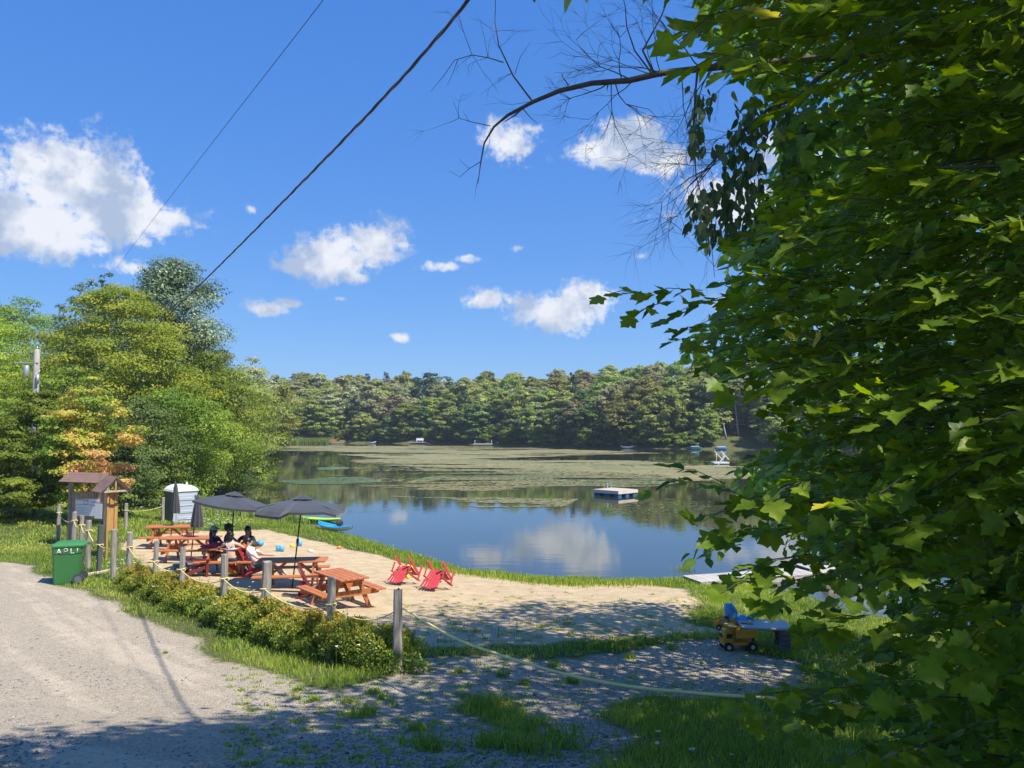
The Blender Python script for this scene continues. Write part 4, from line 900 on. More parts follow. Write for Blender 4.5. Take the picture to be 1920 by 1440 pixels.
# ------------------------------------------------------------------ fence posts and the yellow rope
M_post = M_wood('weathered_post', (.11, .095, .08), (.43, .39, .335), 6, (1, 1, .08), .9, .8); M_postd = M_wood('dark_post', (.04, .042, .045), (.12, .125, .125), 6, (1, 1, .08), .8)
M_yrope = M_plain('yellow_rope', (.80, .68, .26), .8)
def post(u, vb, vt, w, label, Y=None, mat=None, lean=(0, 0), seed=0):
    p = on(u, vb) if Y is None else up(u, Y); top = at(u, vt, p.y); h = top.z - p.z; rad = w / 2 / F_PX * p.y
    rnd_ = random.Random(seed * 7 + int(u)); bm = bmesh.new(); rings = []; n = 12; K = 7; irr = [rnd_.uniform(.86, 1.12) for _ in range(n)]
    for j in range(K):
        q = j / (K - 1); z = -.3 + (h + .3) * q
        rings.append([bm.verts.new((lean[0] * q + rad * irr[i] * (1.05 - .1 * q + rnd_.uniform(-.03, .03)) * math.cos(i / n * 6.283), lean[1] * q + rad * irr[(i + 3) % n] * (1.05 - .1 * q + rnd_.uniform(-.03, .03)) * math.sin(i / n * 6.283), z + (rnd_.uniform(-.02, .02) if j == K - 1 else 0))) for i in range(n)])
    for A, B in zip(rings, rings[1:]):
        for i in range(n): bm.faces.new((A[i], A[(i + 1) % n], B[(i + 1) % n], B[i]))
    bm.faces.new(rings[0][::-1]); bm.faces.new(rings[-1]); me = bpy.data.meshes.new('fence_post'); bm.to_mesh(me); bm.free(); me.materials.append(mat or M_post)
    o = link('fence_post', me, None, p); tag(o, label, 'fence post', 'wooden posts of the rope fence'); o['_top'] = h; return p, h
def YF(u): k = -(u - 960) / F_PX; return 10.17 / (1.003 - k)
def fy(u): return YF(u)
PN = post(745, 1262, 1105, 18, 'nearest fence post, grey and cracked, at the right end of the flower hedge')
PM = post(625.5, 1215, 1083, 16, 'fence post in front of the nearest picnic table', Y=fy(625.5))
PL_ = post(503, 1170, 1053, 18, 'thick pale split fence post left of the umbrella table', Y=fy(503), lean=(.04, 0))
PK = post(427, 1141, 1039, 13, 'fence post with a splintered top in front of the seated people', Y=fy(427))
PJ = post(347, 1112, 1026, 10.5, 'fence post just left of the table with the people', Y=fy(347), lean=(.03, 0))
PI = post(297, 1093, 1014, 9, 'leaning thin fence post rising behind the white flowers', Y=fy(297), lean=(.04, 0))
PH = post(250, 1075, 998, 10.5, 'fence post standing on the sand edge right of the kiosk', Y=fy(250))
PG = post(221.5, 1066, 992, 10.5, 'fence post at the end of the thick rope, below the kiosk', Y=20.6)
PF = post(195, 1048, 985, 9, 'short dark charred fence post below the notice board', Y=21.6, mat=M_postd)
PE = post(173.5, 1042, 976, 9, 'fence post directly behind the green bin', Y=22.2)
PD = post(160.4, 1020, 967, 8, 'slim fence post under the left half of the white notice', Y=23.6)
PC = post(146.5, 1009, 960, 8, 'fence post beside the left leg of the notice board', Y=25.0)
PA = post(117.5, 994, 946, 7, 'leftmost fence post, in the shade of the young maples', Y=27.5)
Q1 = post(242, 990, 944, 6.5, 'lone post in the grass right of the kiosk', Y=32)
Q2 = post(310.5, 974, 933, 6, 'grey post against the left side of the toilet', Y=35.6)
Q3 = post(259, 938, 908, 5, 'far pale post at the edge of the shrubs, left of the pair', Y=46)
Q4 = post(272, 934, 913, 4, 'far thin post in front of the shrubs', Y=50)
Q5 = post(298, 944, 922, 4.5, 'far short post above the white daisies', Y=44)
Q6 = post(380, 972, 944, 5, 'thin post at the right corner of the toilet', Y=38)
def rope(A, B, fa, fb, sag, label, mat=M_yrope, rad=.011, name='rope'):
    (pa, ha), (pb, hb) = A, B; p = pa + Vector((0, -.05, ha * fa)); q = pb + Vector((0, -.05, hb * fb)); pts = []
    for i in range(25):
        s = i / 24; w = p.lerp(q, s); w.z -= sag * 4 * s * (1 - s); pts.append(w - p)
    mb = MB(); mb.tube(pts, rad, 6); mb.tube([(pa.x - p.x + .09 * math.cos(k * .7), pa.y - p.y + .09 * math.sin(k * .7), -.02 + .004 * k) for k in range(10)], rad, 6)
    o = mb.build(name, mat, None, p); tag(o, label, 'rope', 'yellow ropes strung between the fence posts')
names = ['A', 'C', 'D', 'E', 'F', 'G']
rope(PA, PC, .78, .8, .16, 'short rope sagging from the leftmost post to the notice board')
rope(PC, PD, .8, .8, .14, 'short rope between the post by the notice board leg and the slim post')
rope(PD, PE, .8, .8, .14, 'short rope between the slim post and the post behind the bin')
rope(PE, PF, .8, .6, .10, 'rope hanging from the post behind the bin to the dark post')
rope(PF, PG, .6, .72, .10, 'rope between the dark charred post and the one below the kiosk')
rope(PH, PI, .72, .62, .16, 'yellow rope with a knot right of the kiosk, up to the leaning thin post')
rope(PI, PJ, .62, .62, .12, 'yellow rope in front of the chair at the left end of the people table')
rope(PJ, PK, .62, .62, .16, 'yellow rope sagging in front of the seated people')
rope(PK, PL_, .64, .62, .14, 'yellow rope from the splintered post to the thick split post')
rope(PL_, PM, .64, .66, .16, 'yellow rope hanging before the nearest picnic table')
rope(PM, PN, .68, .76, .20, 'yellow rope dipping behind the hedge to the nearest post')
rope(Q1, Q2, .72, .66, .10, 'far yellow rope between the lone post and the toilet')
# long rope from the nearest post towards the right
p = PN[0] + Vector((.08, -.04, PN[1] * .765)); img = [(756, 1141), (850, 1195), (950, 1232), (1060, 1264), (1180, 1287), (1300, 1299), (1380, 1305), (1500, 1313), (1640, 1322), (1760, 1328), (1830, 1330)]
Ys = [11.6, 10.1, 9.0, 8.1, 7.4, 6.9, 6.6, 6.3, 6.0, 5.8, 5.7]; pts = [at(u, v, Y) for (u, v), Y in zip(img, Ys)]
sm = []
for i in range(len(pts) - 1):
    p0, p1, p2, p3 = pts[max(0, i - 1)], pts[i], pts[i + 1], pts[min(len(pts) - 1, i + 2)]
    for k in range(6):
        s = k / 6; sm.append(.5 * ((2 * p1) + (p2 - p0) * s + (2 * p0 - 5 * p1 + 4 * p2 - p3) * s * s + (3 * p1 - p0 - 3 * p2 + p3) * s ** 3))
sm.append(pts[-1]); mb = MB(); mb.tube([q - sm[0] for q in sm], .016, 7); o = mb.build('rope', M_yrope, None, sm[0]); tag(o, 'long yellow rope stretched from the nearest post across the gravel into the maple leaves', 'rope', 'yellow ropes strung between the fence posts')

# ------------------------------------------------------------------ notice board and kiosk
M_shing = M_wood('brown_shingles', (.13, .075, .06), (.27, .165, .13), 9, (.3, 1, 1), .85); M_plank = M_wood('rustic_planks', (.12, .075, .04), (.50, .36, .24), 5, (3.5, 1, .1), .8)
M_honey = M_wood('honey_wood', (.34, .17, .05), (.55, .31, .11), 6, (1, 1, .1), .6); M_paper = M_plain('white_notice', (.74, .73, .74), .5, .03); M_ink = M_plain('faded_red_ink', (.55, .25, .26), .7); M_gink = M_plain('grey_ink', (.35, .36, .38), .7)
Pl = up(138, 26.5); Pr = up(205, 25.9); base = (Pl + Pr) / 2; base.z = min(Pl.z, Pr.z); ang = math.atan2(Pr.y - Pl.y, Pr.x - Pl.x); wd = (Pr - Pl).length
r = root('notice_board', base, 'roofed wooden notice board holding a white sheet beside the young maples', 'notice board', rz=ang); hw = wd / 2; zt = at(174, 905, base.y).z - base.z
for s in (-1, 1): mb = MB(); mb.box((s * hw, 0, zt / 2 - .1), (.11, .11, zt + .3), bev=.008); mb.build('post', M_post, r)
mb = MB()
for s in (-1, 1):
    mb.box((0, s * .19, zt + .16), (wd + .16, .44, .03), Matrix.Rotation(-s * .62, 3, 'X'))
    for k in range(4): mb.box((0, s * (.05 + .105 * k), zt + .30 - .075 * k), (wd + .18, .125, .018), Matrix.Rotation(-s * .62, 3, 'X'))
mb.build('roof', M_shing, r)
mb = MB(); n = 16; rnd_ = random.Random(4)
for i in range(n): mb.box((-hw + .09 + (wd - .18) * (i + .5) / n, .0 + rnd_.uniform(-.006, .006), zt - .78 + rnd_.uniform(-.02, .02)), ((wd - .18) / n - .008, .025, .92), bev=.003)
mb.build('plank_panel', M_plank, r)
mb = MB(); mb.box((.0, -.035, zt - .83), (wd * .66, .012, .58), Matrix.Rotation(-.035, 3, 'Y')); mb.box((hw * .62, -.04, zt - .93), (.34, .012, .5)); sh_ = mb.build('notice_sheet', M_paper, r)
mb = MB(); mb.box((-.25, -.046, zt - .585), (wd * .38, .006, .03)); mb.box((-.05, -.046, zt - .74), (wd * .56, .006, .014)); mb.box((.45, -.046, zt - .64), (.5, .006, .02)); mb.build('red_heading', M_ink, sh_)
mb = MB()
for k in range(5): mb.box((-.35 + .08 * (k % 2), -.045, zt - .83 - .055 * k), (wd * .36 * (1 - .12 * (k % 3)), .005, .010))
mb.tube([(-.06 + .1 * math.cos(a_ * .7), -.048, zt - .66 + .07 * math.sin(a_ * .7)) for a_ in range(10)], .008, 4); mb.build('printed_lines', M_gink, sh_)
Kp = up(214, 24.2); r = root('sign_kiosk', Kp, 'narrow honey-coloured wooden kiosk with a small gabled roof like a birdhouse', 'kiosk', rz=R(46)); hk = at(214, 921, Kp.y).z - Kp.z
for x in (-.11, .13):
    mb = MB(); mb.box((x, 0, hk / 2 - .1), (.10 if x > 0 else .06, .10, hk + .2), bev=.006); mb.build('post', M_honey, r)
mb = MB(); mb.box((0, .01, hk - .62), (.16, .06, 1.2), bev=.006); mb.build('panel', M_honey, r)
gw = .42; gh = .40; mb = MB()
for s in (-1, 1): mb.beam((s * gw, -.34, hk), (0, -.34, hk + gh), .035, .06)
mb.beam((-gw, -.34, hk + .02), (gw, -.34, hk + .02), .035, .06); mb.beam((0, -.34, hk + .03), (0, -.34, hk + gh - .06), .03, .035); mb.build('gable_frame', M_wood('pale_gable_wood', (.34, .23, .15), (.58, .44, .32), 8), r)
mb = MB()
for s in (-1, 1):
    d = Vector((s * gw, 0, -gh)); 
    for k in range(3):
        c = Vector((0, .0, hk + gh + .04)) + d * ((k + .5) / 2.75); mb.box(c + Vector((0, 0, .012 * (3 - k) * .5)), (d.length / 2.6, .86, .022), Matrix.Rotation(s * math.atan2(gh, gw), 3, 'Y'))
mb.build('roof', M_shing, r)

# ------------------------------------------------------------------ portable toilet
M_tb = M_plain('grey_blue_plastic', (.42, .46, .52), .4, .05, 3, .05); M_ts = M_plain('shaded_side_plastic', (.17, .19, .22), .45, .05); M_tw = M_plain('white_roof_plastic', (.78, .80, .82), .4, .03)  # side and back walls get darker grey plastic: shade painted into the colour
tp = up(343, 36.5); tp.z -= .1; r = root('portable_toilet', tp, 'grey-blue portable toilet with a white domed roof on the grass', 'toilet', rz=R(44)); H = at(343, 921, tp.y).z - tp.z; w = .55
mb = MB()
for x, y, sx_, sy_ in ((-w, 0, .03, 2 * w), (w, 0, .03, 2 * w), (0, w, 2 * w, .03)): mb.box((x, y, H / 2), (sx_, sy_, H))
for k in range(6): mb.box((-w - .012, -w + .18 + k * .15, H * .5), (.02, .05, H * .8))
mb.build('wall', M_ts, r)
mb = MB(); mb.box((0, -w, H / 2), (2 * w, .04, H)); fr = mb.build('front_wall', M_tb, r)
mb = MB(); mb.box((0, -w - .035, H * .48), (.84, .035, H * .88), bev=.02)
for k in range(4): mb.box((0, -w - .06, H * (.22 + .19 * k)), (.66, .03, .13 if k != 2 else .05), bev=.012)
mb.build('door', M_tb, r)
for k, (zz) in enumerate((.25, .86)): mb = MB(); mb.box((w * .8, -w - .06, H * zz), (.04, .03, .1)); mb.build('hinge', M_metal, r)
bm = bmesh.new(); prof = [(-.62, 0), (-.60, .07), (-.45, .19), (-.2, .27), (.2, .27), (.45, .19), (.60, .07), (.62, 0)]
F_, B_ = [[bm.verts.new((x, y, H + z * 1.15)) for x, z in prof] for y in (-.62, .6)]; mid = None
for i in range(7): bm.faces.new((F_[i], F_[i + 1], B_[i + 1], B_[i]))
bm.faces.new(F_[::-1]); bm.faces.new(B_); bm.faces.new((F_[0], B_[0], B_[-1], F_[-1])); me = bpy.data.meshes.new('roof'); bmesh.ops.recalc_face_normals(bm, faces=bm.faces); bmesh.ops.bevel(bm, geom=list(bm.edges), offset=.03, segments=2, affect='EDGES'); bm.to_mesh(me); bm.free(); me.materials.append(M_tw); link('roof', me, r)
mb = MB(); mb.tube([(.42, .4, H), (.42, .4, H + .38)], .05, 8); mb.build('vent_pipe', M_tb, r)
# ------------------------------------------------------------------ boats on the bank and things on the lake
def hull(bmname, Lg, W, Hh, mat, par, sheer=.12, z0=0.0, deck=False, nl=15, closed=True, top_mat=None):
    bm = bmesh.new(); rings = []
    for i in range(nl):
        q = i / (nl - 1); x = (q - .5) * Lg; wid = W / 2 * (1 - abs(2 * q - 1) ** 2.6) ** .75 + .012; sh_ = sheer * abs(2 * q - 1) ** 2.2; ring = []
        for k in range(9):
            an = math.pi * (1 + k / 8); ring.append(bm.verts.new((x, wid * math.cos(an), z0 + Hh + sh_ + math.sin(an) * Hh * (1 - .35 * abs(2 * q - 1) ** 3) )))
        rings.append(ring)
    for A, B in zip(rings, rings[1:]):
        for k in range(8): f = bm.faces.new((A[k], A[k + 1], B[k + 1], B[k])); f.smooth = True
    me = bpy.data.meshes.new(bmname); bmesh.ops.recalc_face_normals(bm, faces=bm.faces); bm.to_mesh(me); bm.free(); me.materials.append(mat); return link(bmname, me, par)
def deckm(Lg, W, Hh, mat, par, sheer=.12, well=None, name='deck'):
    bm = bmesh.new(); rings = []; nl = 25
    for i in range(nl):
        q = i / (nl - 1); x = (q - .5) * Lg; wid = W / 2 * (1 - abs(2 * q - 1) ** 2.6) ** .75 + .02; sh_ = sheer * abs(2 * q - 1) ** 2.2; ring = []
        for k in range(9):
            s = -1 + 2 * k / 8; z = Hh + sh_ + .05 * (1 - s * s)
            if well and well[0] < q < well[1] and abs(s) < .7: z -= .14 * min(1, (q - well[0]) * 14, (well[1] - q) * 14)
            ring.append(bm.verts.new((x, wid * s, z)))
        rings.append(ring)
    for A, B in zip(rings, rings[1:]):
        for k in range(8): f = bm.faces.new((A[k], A[k + 1], B[k + 1], B[k])); f.smooth = True
    me = bpy.data.meshes.new(name); bm.to_mesh(me); bm.free(); me.materials.append(mat); return link(name, me, par)
M_blue = M_plain('blue_plastic', (.02, .27, .55), .35, .08); M_white = M_plain('white_plastic', (.72, .72, .70), .4, .05); M_lime = M_plain('lime_plastic', (.42, .66, .04), .4, .08)
M_black = M_plain('black_foam', (.02, .02, .025), .7)
k1 = on(628, 1001); r = root('kayak', k1 + Vector((0, 0, .16)), 'blue and white kayak with a black backrest pulled up on the grassy bank', 'kayak', rz=R(-42)); 
hull('hull', 2.7, .66, .18, M_white, r, .13); deckm(2.7, .70, .19, M_blue, r, .13, (.3, .72))
mb = MB(); mb.ellipsoid((.30, .04, .36), (.08, .20, .15), rot=Matrix.Rotation(-.2, 3, 'Y')); mb.build('backrest', M_black, r)
k2 = on(600, 985); r = root('kayak', k2 + Vector((0, 0, .2)), 'lime green kayak lying at the water edge behind the blue one', 'kayak', rz=R(-20)); hull('hull', 2.5, .6, .14, M_lime, r, .05); deckm(2.5, .63, .15, M_lime, r, .05, (.32, .68))

M_deckw = M_wood('bleached_decking', (.36, .30, .23), (.66, .58, .46), 4, (1, 8, 1), .85); M_float = M_plain('blue_drum_plastic', (.03, .12, .30), .4); M_chrome = M_plain('chrome_rail', (.75, .76, .78), .2, .02, Metallic=.9); M_edge = M_wood('pale_fascia_board', (.50, .42, .30), (.74, .66, .52), 3, (1, 1, 6), .8)
nr = at(1163, 932, 0) if False else None
def wat(u, v):
    d = ray(u, v); k = -CAM.z / d.z; return Vector((d.x * k, d.y * k, 0))
a0, a1, a2 = wat(1163, 932.4), wat(1107.5, 929.3), wat(1199.5, 928.6); e1 = (a1 - a0); e2 = (a2 - a0); l1, l2 = e1.length, e2.length; ctr = a0 + e1 / 2 + e2 / 2
r = root('swim_raft', ctr, 'square wooden swim raft on blue floats with a chrome ladder, out on the lake', 'raft', rz=math.atan2(e2.y, e2.x))
mb = MB(); n = 14
for i in range(n): mb.box((-l2 / 2 + l2 * (i + .5) / n, 0, .43), (l2 / n - .012, l1, .035))
mb.build('deck', M_deckw, r)
mb = MB()
for s in (-1, 1): mb.box((0, s * (l1 / 2 - .02), .32), (l2, .04, .2)); mb.box((s * (l2 / 2 - .02), 0, .32), (.04, l1 - .085, .2))
mb.build('fascia', M_edge, r)
for i in range(3):
    for j in range(3): mb = MB(); mb.box((-l2 / 2 + .28 + (l2 - .56) * i / 2, -l1 / 2 + .3 + (l1 - .6) * j / 2, .05), (.42, .48, .34), bev=.04); mb.build('float', M_float, r)
for s in (-.17, .17):
    pz = Vector((l2 * .12, l1 * .36, 0)); mb = MB(); mb.tube([pz + Vector((s * 1.3, -.1, .44)), pz + Vector((s * 1.3, -.08, .8)), pz + Vector((s * 1.3, 0, .9)), pz + Vector((s * 1.3, .18, .85)), pz + Vector((s * 1.3, .25, .4)), pz + Vector((s * 1.3, .27, .1))], .022, 8); mb.build('ladder_rail', M_chrome, r)

# floating dock on the right, seen through the leaves
M_dock = M_wood('grey_dock_planks', (.30, .27, .24), (.58, .54, .49), 5, (1, 8, 1), .85)
def dock(p, q, w, label, zt=.32, legs=True, mat=M_dock, name='dock', rail=None):
    p, q = Vector(p), Vector(q); c = (p + q) / 2; Lg = (q - p).length; r = root(name, (c.x, c.y, 0), label, 'dock', rz=math.atan2(q.y - p.y, q.x - p.x)); n = int(Lg / .16); mb = MB(); rn = random.Random(int(Lg * 10))
    for i in range(n): mb.box((-Lg / 2 + Lg * (i + .5) / n, 0, zt + rn.uniform(-.004, .004)), (Lg / n - .014, w, .035))
    mb.build('deck', mat, r); mb = MB()
    for s in (-1, 1): mb.box((0, s * (w / 2 - .03), zt - .11), (Lg, .05, .16))
    mb.build('frame', M_dock, r)
    if legs:
        for s in (-1, 1):
            for x in (-Lg / 2 + .4, Lg / 2 - .4): mb = MB(); mb.tube([(x, s * (w / 2 - .12), -1.0), (x, s * (w / 2 - .12), zt - .02)], .05, 8); mb.build('pile', M_postd, r)
    return r
dock((5.7, 24.75, 0), (9.9, 26.1, 0), 1.1, 'bleached plank walkway running from the grass out over the water at the right', .16)
dock((10.0, 26.1, 0), (13.4, 26.7, 0), 1.9, 'wider end section of the plank walkway behind the maple leaves', .22)
r = root('dock_box', (11.2, 27.0, .24), 'pale storage box standing on the end of the plank walkway', 'box'); mb = MB(); mb.box((0, 0, .3), (.7, .5, .56), bev=.02); mb.build('body', M_edge, r); mb = MB(); mb.box((0, 0, .61), (.76, .56, .05), bev=.01); mb.build('lid', M_dock, r)

# far shore: docks, boats, cabin, people-sized marks
def small_boat(u, Y, Lg, lab, m_h, m_d, rz=0, name='rowboat', cat='boat'):
    p = at(u, 800, Y); p.z = .02; r = root(name, p, lab, cat, rz=rz); hull('hull', Lg, Lg * .36, .45, m_h, r, .25); 
    deckm(Lg * .98, Lg * .33, .42, m_d, r, .22, (.2, .8)); return r
M_or = M_wood('orange_brown_planks', (.34, .14, .06), (.52, .25, .12), 3); M_rd = M_plain('faded_red', (.48, .09, .07), .5); M_turq = M_plain('turquoise_plastic', (.05, .42, .48), .4); M_sky = M_plain('sky_blue_plastic', (.08, .38, .70), .4)
r = dock((-54.5, 228.5, 0), (-49.5, 228.5, 0), 2, 'orange-brown wooden landing on the far shore beside the reeds', .55, mat=M_or)
mb = MB(); mb.box((-1.0, 0, .95), (2.0, .5, .5)); mb.box((1.6, .3, .85), (1.4, .5, .35)); mb.build('bench', M_or, r)
small_boat(697, 227, 2.6, 'small white boat drawn up on the far shore', M_white, M_white, .3)
r = dock((-30, 226, 0), (-25.2, 225.4, 0), 2, 'grey landing with a white bench on the far shore', .5); mb = MB(); mb.box((.6, .4, 1.3), (2.2, .1, .7)); mb.box((.6, 0, 1.0), (2.2, .7, .1)); mb.box((-.3, 0, .75), (.12, .6, .5)); mb.box((1.5, 0, .75), (.12, .6, .5)); mb.build('bench', M_white, r)
r = dock((-10.2, 206.5, 0), (-5.2, 206.2, 0), 1.4, 'low white landing in front of the dark trees on the far shore', .45, mat=M_white)
mb = MB()
for x in (-2.3, 2.2): mb.tube([(x, .5, .4), (x, .5, 1.4)], .05, 6)
mb.build('rail_post', M_white, r)
small_boat(1176, 177, 3.2, 'red and white rowboat on the far bank below a birch', M_white, M_rd, .15)
small_boat(1191, 179, 2.8, 'grey-blue upturned rowboat right beside the red and white one', M_tb, M_tb, .5)
def pedal(u, Y, lab, m_b):
    p = at(u, 800, Y); p.z = 0; r = root('pedal_boat', p, lab, 'pedal boat', 'pedal boats on the far shore'); 
    for s in (-1, 1):
        h_ = hull('float', 3.0, .7, .3, m_b, r, .2); h_.location = (0, s * .5, 0)
    mb = MB(); mb.box((0, 0, .62), (1.8, 1.4, .12), bev=.04); mb.build('deck', M_white, r)
    for s in (-1, 1): mb = MB(); mb.box((.3, s * .36, .82), (.5, .5, .1), bev=.03); mb.box((.55, s * .36, 1.08), (.1, .5, .5), bev=.03); mb.build('seat', m_b, r)
pedal(1302, 171, 'turquoise pedal boat at the far waterline, half hidden by leaves', M_turq)
pedal(1351, 168, 'sky blue pedal boat right of the turquoise one', M_sky)
# swim ladder raft with white rails in mid lake
p = wat(1350, 870); r = root('swim_platform', p, 'small mid-lake platform with slanting white rails, half hidden by leaves', 'platform'); r.scale = (.68, .68, .68)
mb = MB(); mb.box((0, 0, .25), (3.0, 2.6, .3), bev=.03); mb.build('deck', M_white, r)
for dx in (-1.1, .2):
    mb = MB(); mb.beam((dx - .1, -.6, 2.6), (dx + 1.4, -.6, .9), .12, .16); mb.tube([(dx + .25, -.6, .3), (dx + .25, -.6, 2.2)], .06, 6); mb.build('rail', M_white, r)
mb = MB(); mb.beam((-.9, -1.3, -.2), (.8, -.9, 1.7), .5, .08); mb.build('slide', M_white, r)
# red cabin
M_clad = M_wood('red_brown_cladding', (.17, .05, .035), (.33, .12, .08), 6, (1, 1, 6)); M_roofc = M_plain('dark_shingles', (.07, .065, .06), .8); m_gl, t = mat_new('dark_glass'); out(t, pbsdf(t, (.02, .025, .03), .08))
cp_ = at(1385, 800, 192); cx, cy = cp_.x, cp_.y; g = gz(cx, cy); r = root('cabin', (cx, cy, g), 'red-brown lakeside cabin with white balcony showing between the far trees', 'cabin', rz=R(12)); z0 = at(1385, 795, 192).z - g
mb = MB(); mb.box((0, 0, (z0 + 4.6) / 2), (10, 7, z0 + 4.6)); w_ = mb.build('wall', M_clad, r)
for x in (-3.2, 0, 3.2): mb = MB(); mb.box((x, -3.53, z0 + 2.6), (1.5, .06, 1.5)); wi = mb.build('window', m_gl, r); mb = MB(); [mb.box((x + dx, -3.56, z0 + 2.6 + dz), s_) for dx, dz, s_ in ((0, .8, (1.7, .06, .12)), (0, -.8, (1.7, .06, .12)), (.8, 0, (.12, .06, 1.48)), (-.8, 0, (.12, .06, 1.48)))]; mb.build('frame', M_white, wi)
mb = MB(); mb.box((0, -4.6, z0 - .1), (9.6, 2.2, .2)); mb.box((0, -5.65, z0 + .95), (9.6, .08, .12))
for i in range(17): mb.box((-4.75 + i * .595, -5.65, z0 + .45), (.09, .07, .98))
mb.build('balcony', M_white, r); mb = MB()
for x in (-4.5, 0, 4.5): mb.tube([(x, -5.4, -2), (x, -5.4, z0 - .2)], .12, 6)
mb.build('balcony_post', M_white, r)
mb = MB(); Mx = Matrix.Rotation(R(90), 4, 'X'); mb.prism([(-5.8, z0 + 4.4), (0, z0 + 7.0), (5.8, z0 + 4.4), (5.8, z0 + 4.65), (0, z0 + 7.3), (-5.8, z0 + 4.65)], 9.5, Matrix.Translation((0, 4.2, 0)) @ Mx); mb.build('roof', M_roofc, r)
mb = MB(); mb.poly([(-5, -3.5, z0 + 4.5), (5, -3.5, z0 + 4.5), (0, -3.5, z0 + 6.8)]); mb.build('gable', M_clad, r)
# reeds on the far shore and by the inlet
def blades(name, P, h, w, bend, mat, tone, rng, kind=None, label=None, cat=None):
    n = len(P); a_ = rng.rand(n) * 6.283; sx_ = np.stack([np.cos(a_), np.sin(a_), np.zeros(n)], 1); bd = np.stack([np.cos(a_ + 1.57 + rng.randn(n) * .6), np.sin(a_ + 1.57 + rng.randn(n) * .6), np.zeros(n)], 1)
    b = bend[:, None] * h[:, None]; up_ = np.array([0, 0, 1.0]); v0 = P - sx_ * w[:, None]; v1 = P + sx_ * w[:, None]; m_ = P + up_ * h[:, None] * .55 + bd * b * .3
    v2 = m_ + sx_ * w[:, None] * .8; v3 = m_ - sx_ * w[:, None] * .8; v4 = P + up_ * h[:, None] * (1 - .35 * bend[:, None]) + bd * b
    V = np.stack([v0, v1, v2, v3, v4], 1).reshape(-1, 3); i0 = np.arange(n) * 5
    tri = np.concatenate([np.stack([i0, i0 + 1, i0 + 2], 1), np.stack([i0, i0 + 2, i0 + 3], 1), np.stack([i0 + 3, i0 + 2, i0 + 4], 1)]); me = np_mesh(name, V, tri, mat, {'tone': ('FACE', np.tile(tone, 3))})
    o = link(name, me); tag(o, label, cat, None, kind); return o
ML_reed = M_leaf('reed_blades', [(0, G(.09, .15, .03)), (.6, G(.17, .24, .05)), (1, G(.30, .30, .12))], .35, objvar=0, gain=1.3)
rng = np.random.RandomState(21); n = 7000; X = rng.uniform(-72, -54, n); Yv = rng.uniform(226, 235, n); P = np.stack([X, Yv, np.maximum(height(X, Yv), -.3)], 1); blades('reeds', P, rng.uniform(1.2, 2.4, n), rng.uniform(.04, .08, n), rng.uniform(.05, .3, n), ML_reed, rng.rand(n), rng, 'stuff')
rng = np.random.RandomState(22); X, Yv = [], []
for (u0, v0, u1, v1, dep, k) in ((366, 944, 500, 968, 3.0, 7000), (300, 940, 372, 938, 4, 2500), (500, 968, 560, 984, 1.2, 900)):
    a_, b_ = hit(u0, v0), hit(u1, v1); q = rng.rand(k); X.append(a_[0] + (b_[0] - a_[0]) * q + rng.randn(k) * .5); Yv.append(a_[1] + (b_[1] - a_[1]) * q - np.abs(rng.randn(k)) * dep * .6)
X, Yv = np.concatenate(X), np.concatenate(Yv); P = np.stack([X, Yv, np.maximum(height(X, Yv), -.2)], 1); n = len(X)
blades('bank_grass', P, rng.uniform(.3, .8, n), rng.uniform(.012, .03, n), rng.uniform(.15, .6, n), ML_reed, np.clip(rng.rand(n) * .6 + fbm(X, Yv, 3) + .3, 0, 1), rng, 'stuff')

# ------------------------------------------------------------------ lily pads: small discs lying on the water
m_pad, t = mat_new('lily_pad'); at_ = NN(t, 'ShaderNodeAttribute', attribute_name='tone'); out(t, pbsdf(t, ramp(t, at_.outputs['Fac'], [(0, (.08, .14, .04)), (.30, (.13, .17, .06)), (.5, (.20, .20, .07)), (1, (.32, .27, .11))]), .6))
def wpoly(pts): return [tuple(wat(u, v)[:2]) for u, v in pts]
rng = np.random.RandomState(31)
PATCH = [([(500, 838), (600, 835.5), (900, 836.5), (1000, 840), (1130, 845), (1240, 850), (960, 858), (800, 862), (700, 858), (600, 848), (500, 844)], .22, .8, 30000, .30),
         ([(640, 862), (800, 858), (1000, 864), (1150, 862), (1260, 868), (1420, 875), (1450, 900), (1280, 902), (1240, 890), (1100, 884), (960, 880), (820, 876), (700, 872)], .16, .75, 20000, .28),
         ([(760, 872), (1000, 878), (1240, 886), (1320, 898), (1230, 912), (1100, 925), (1060, 950), (900, 952), (820, 945), (700, 925), (640, 915), (760, 905), (820, 890)], .02, .58, 19000, .18),
         ([(520, 903), (560, 893), (640, 892), (690, 896), (720, 904), (640, 908), (560, 908)], .15, .12, 2600, .18), ([(700, 916), (760, 912), (860, 930), (820, 934), (730, 926)], .05, .2, 900, .16),
         ([(590, 874), (640, 872), (650, 880), (600, 882)], .2, .15, 600, .25), ([(1130, 960), (1230, 930), (1330, 925), (1330, 970), (1200, 985)], -.05, .5, 900, .12), ([(420, 905), (480, 895), (540, 900), (520, 940), (440, 935)], -.02, .3, 900, .13),
         ([(600, 955), (900, 955), (960, 990), (700, 990)], -.1, .3, 900, .09), ([(480, 840), (1450, 846), (1440, 905), (500, 905)], -.22, .65, 9000, .18)]
PV, PF, PT = [], [], []; tot = 0
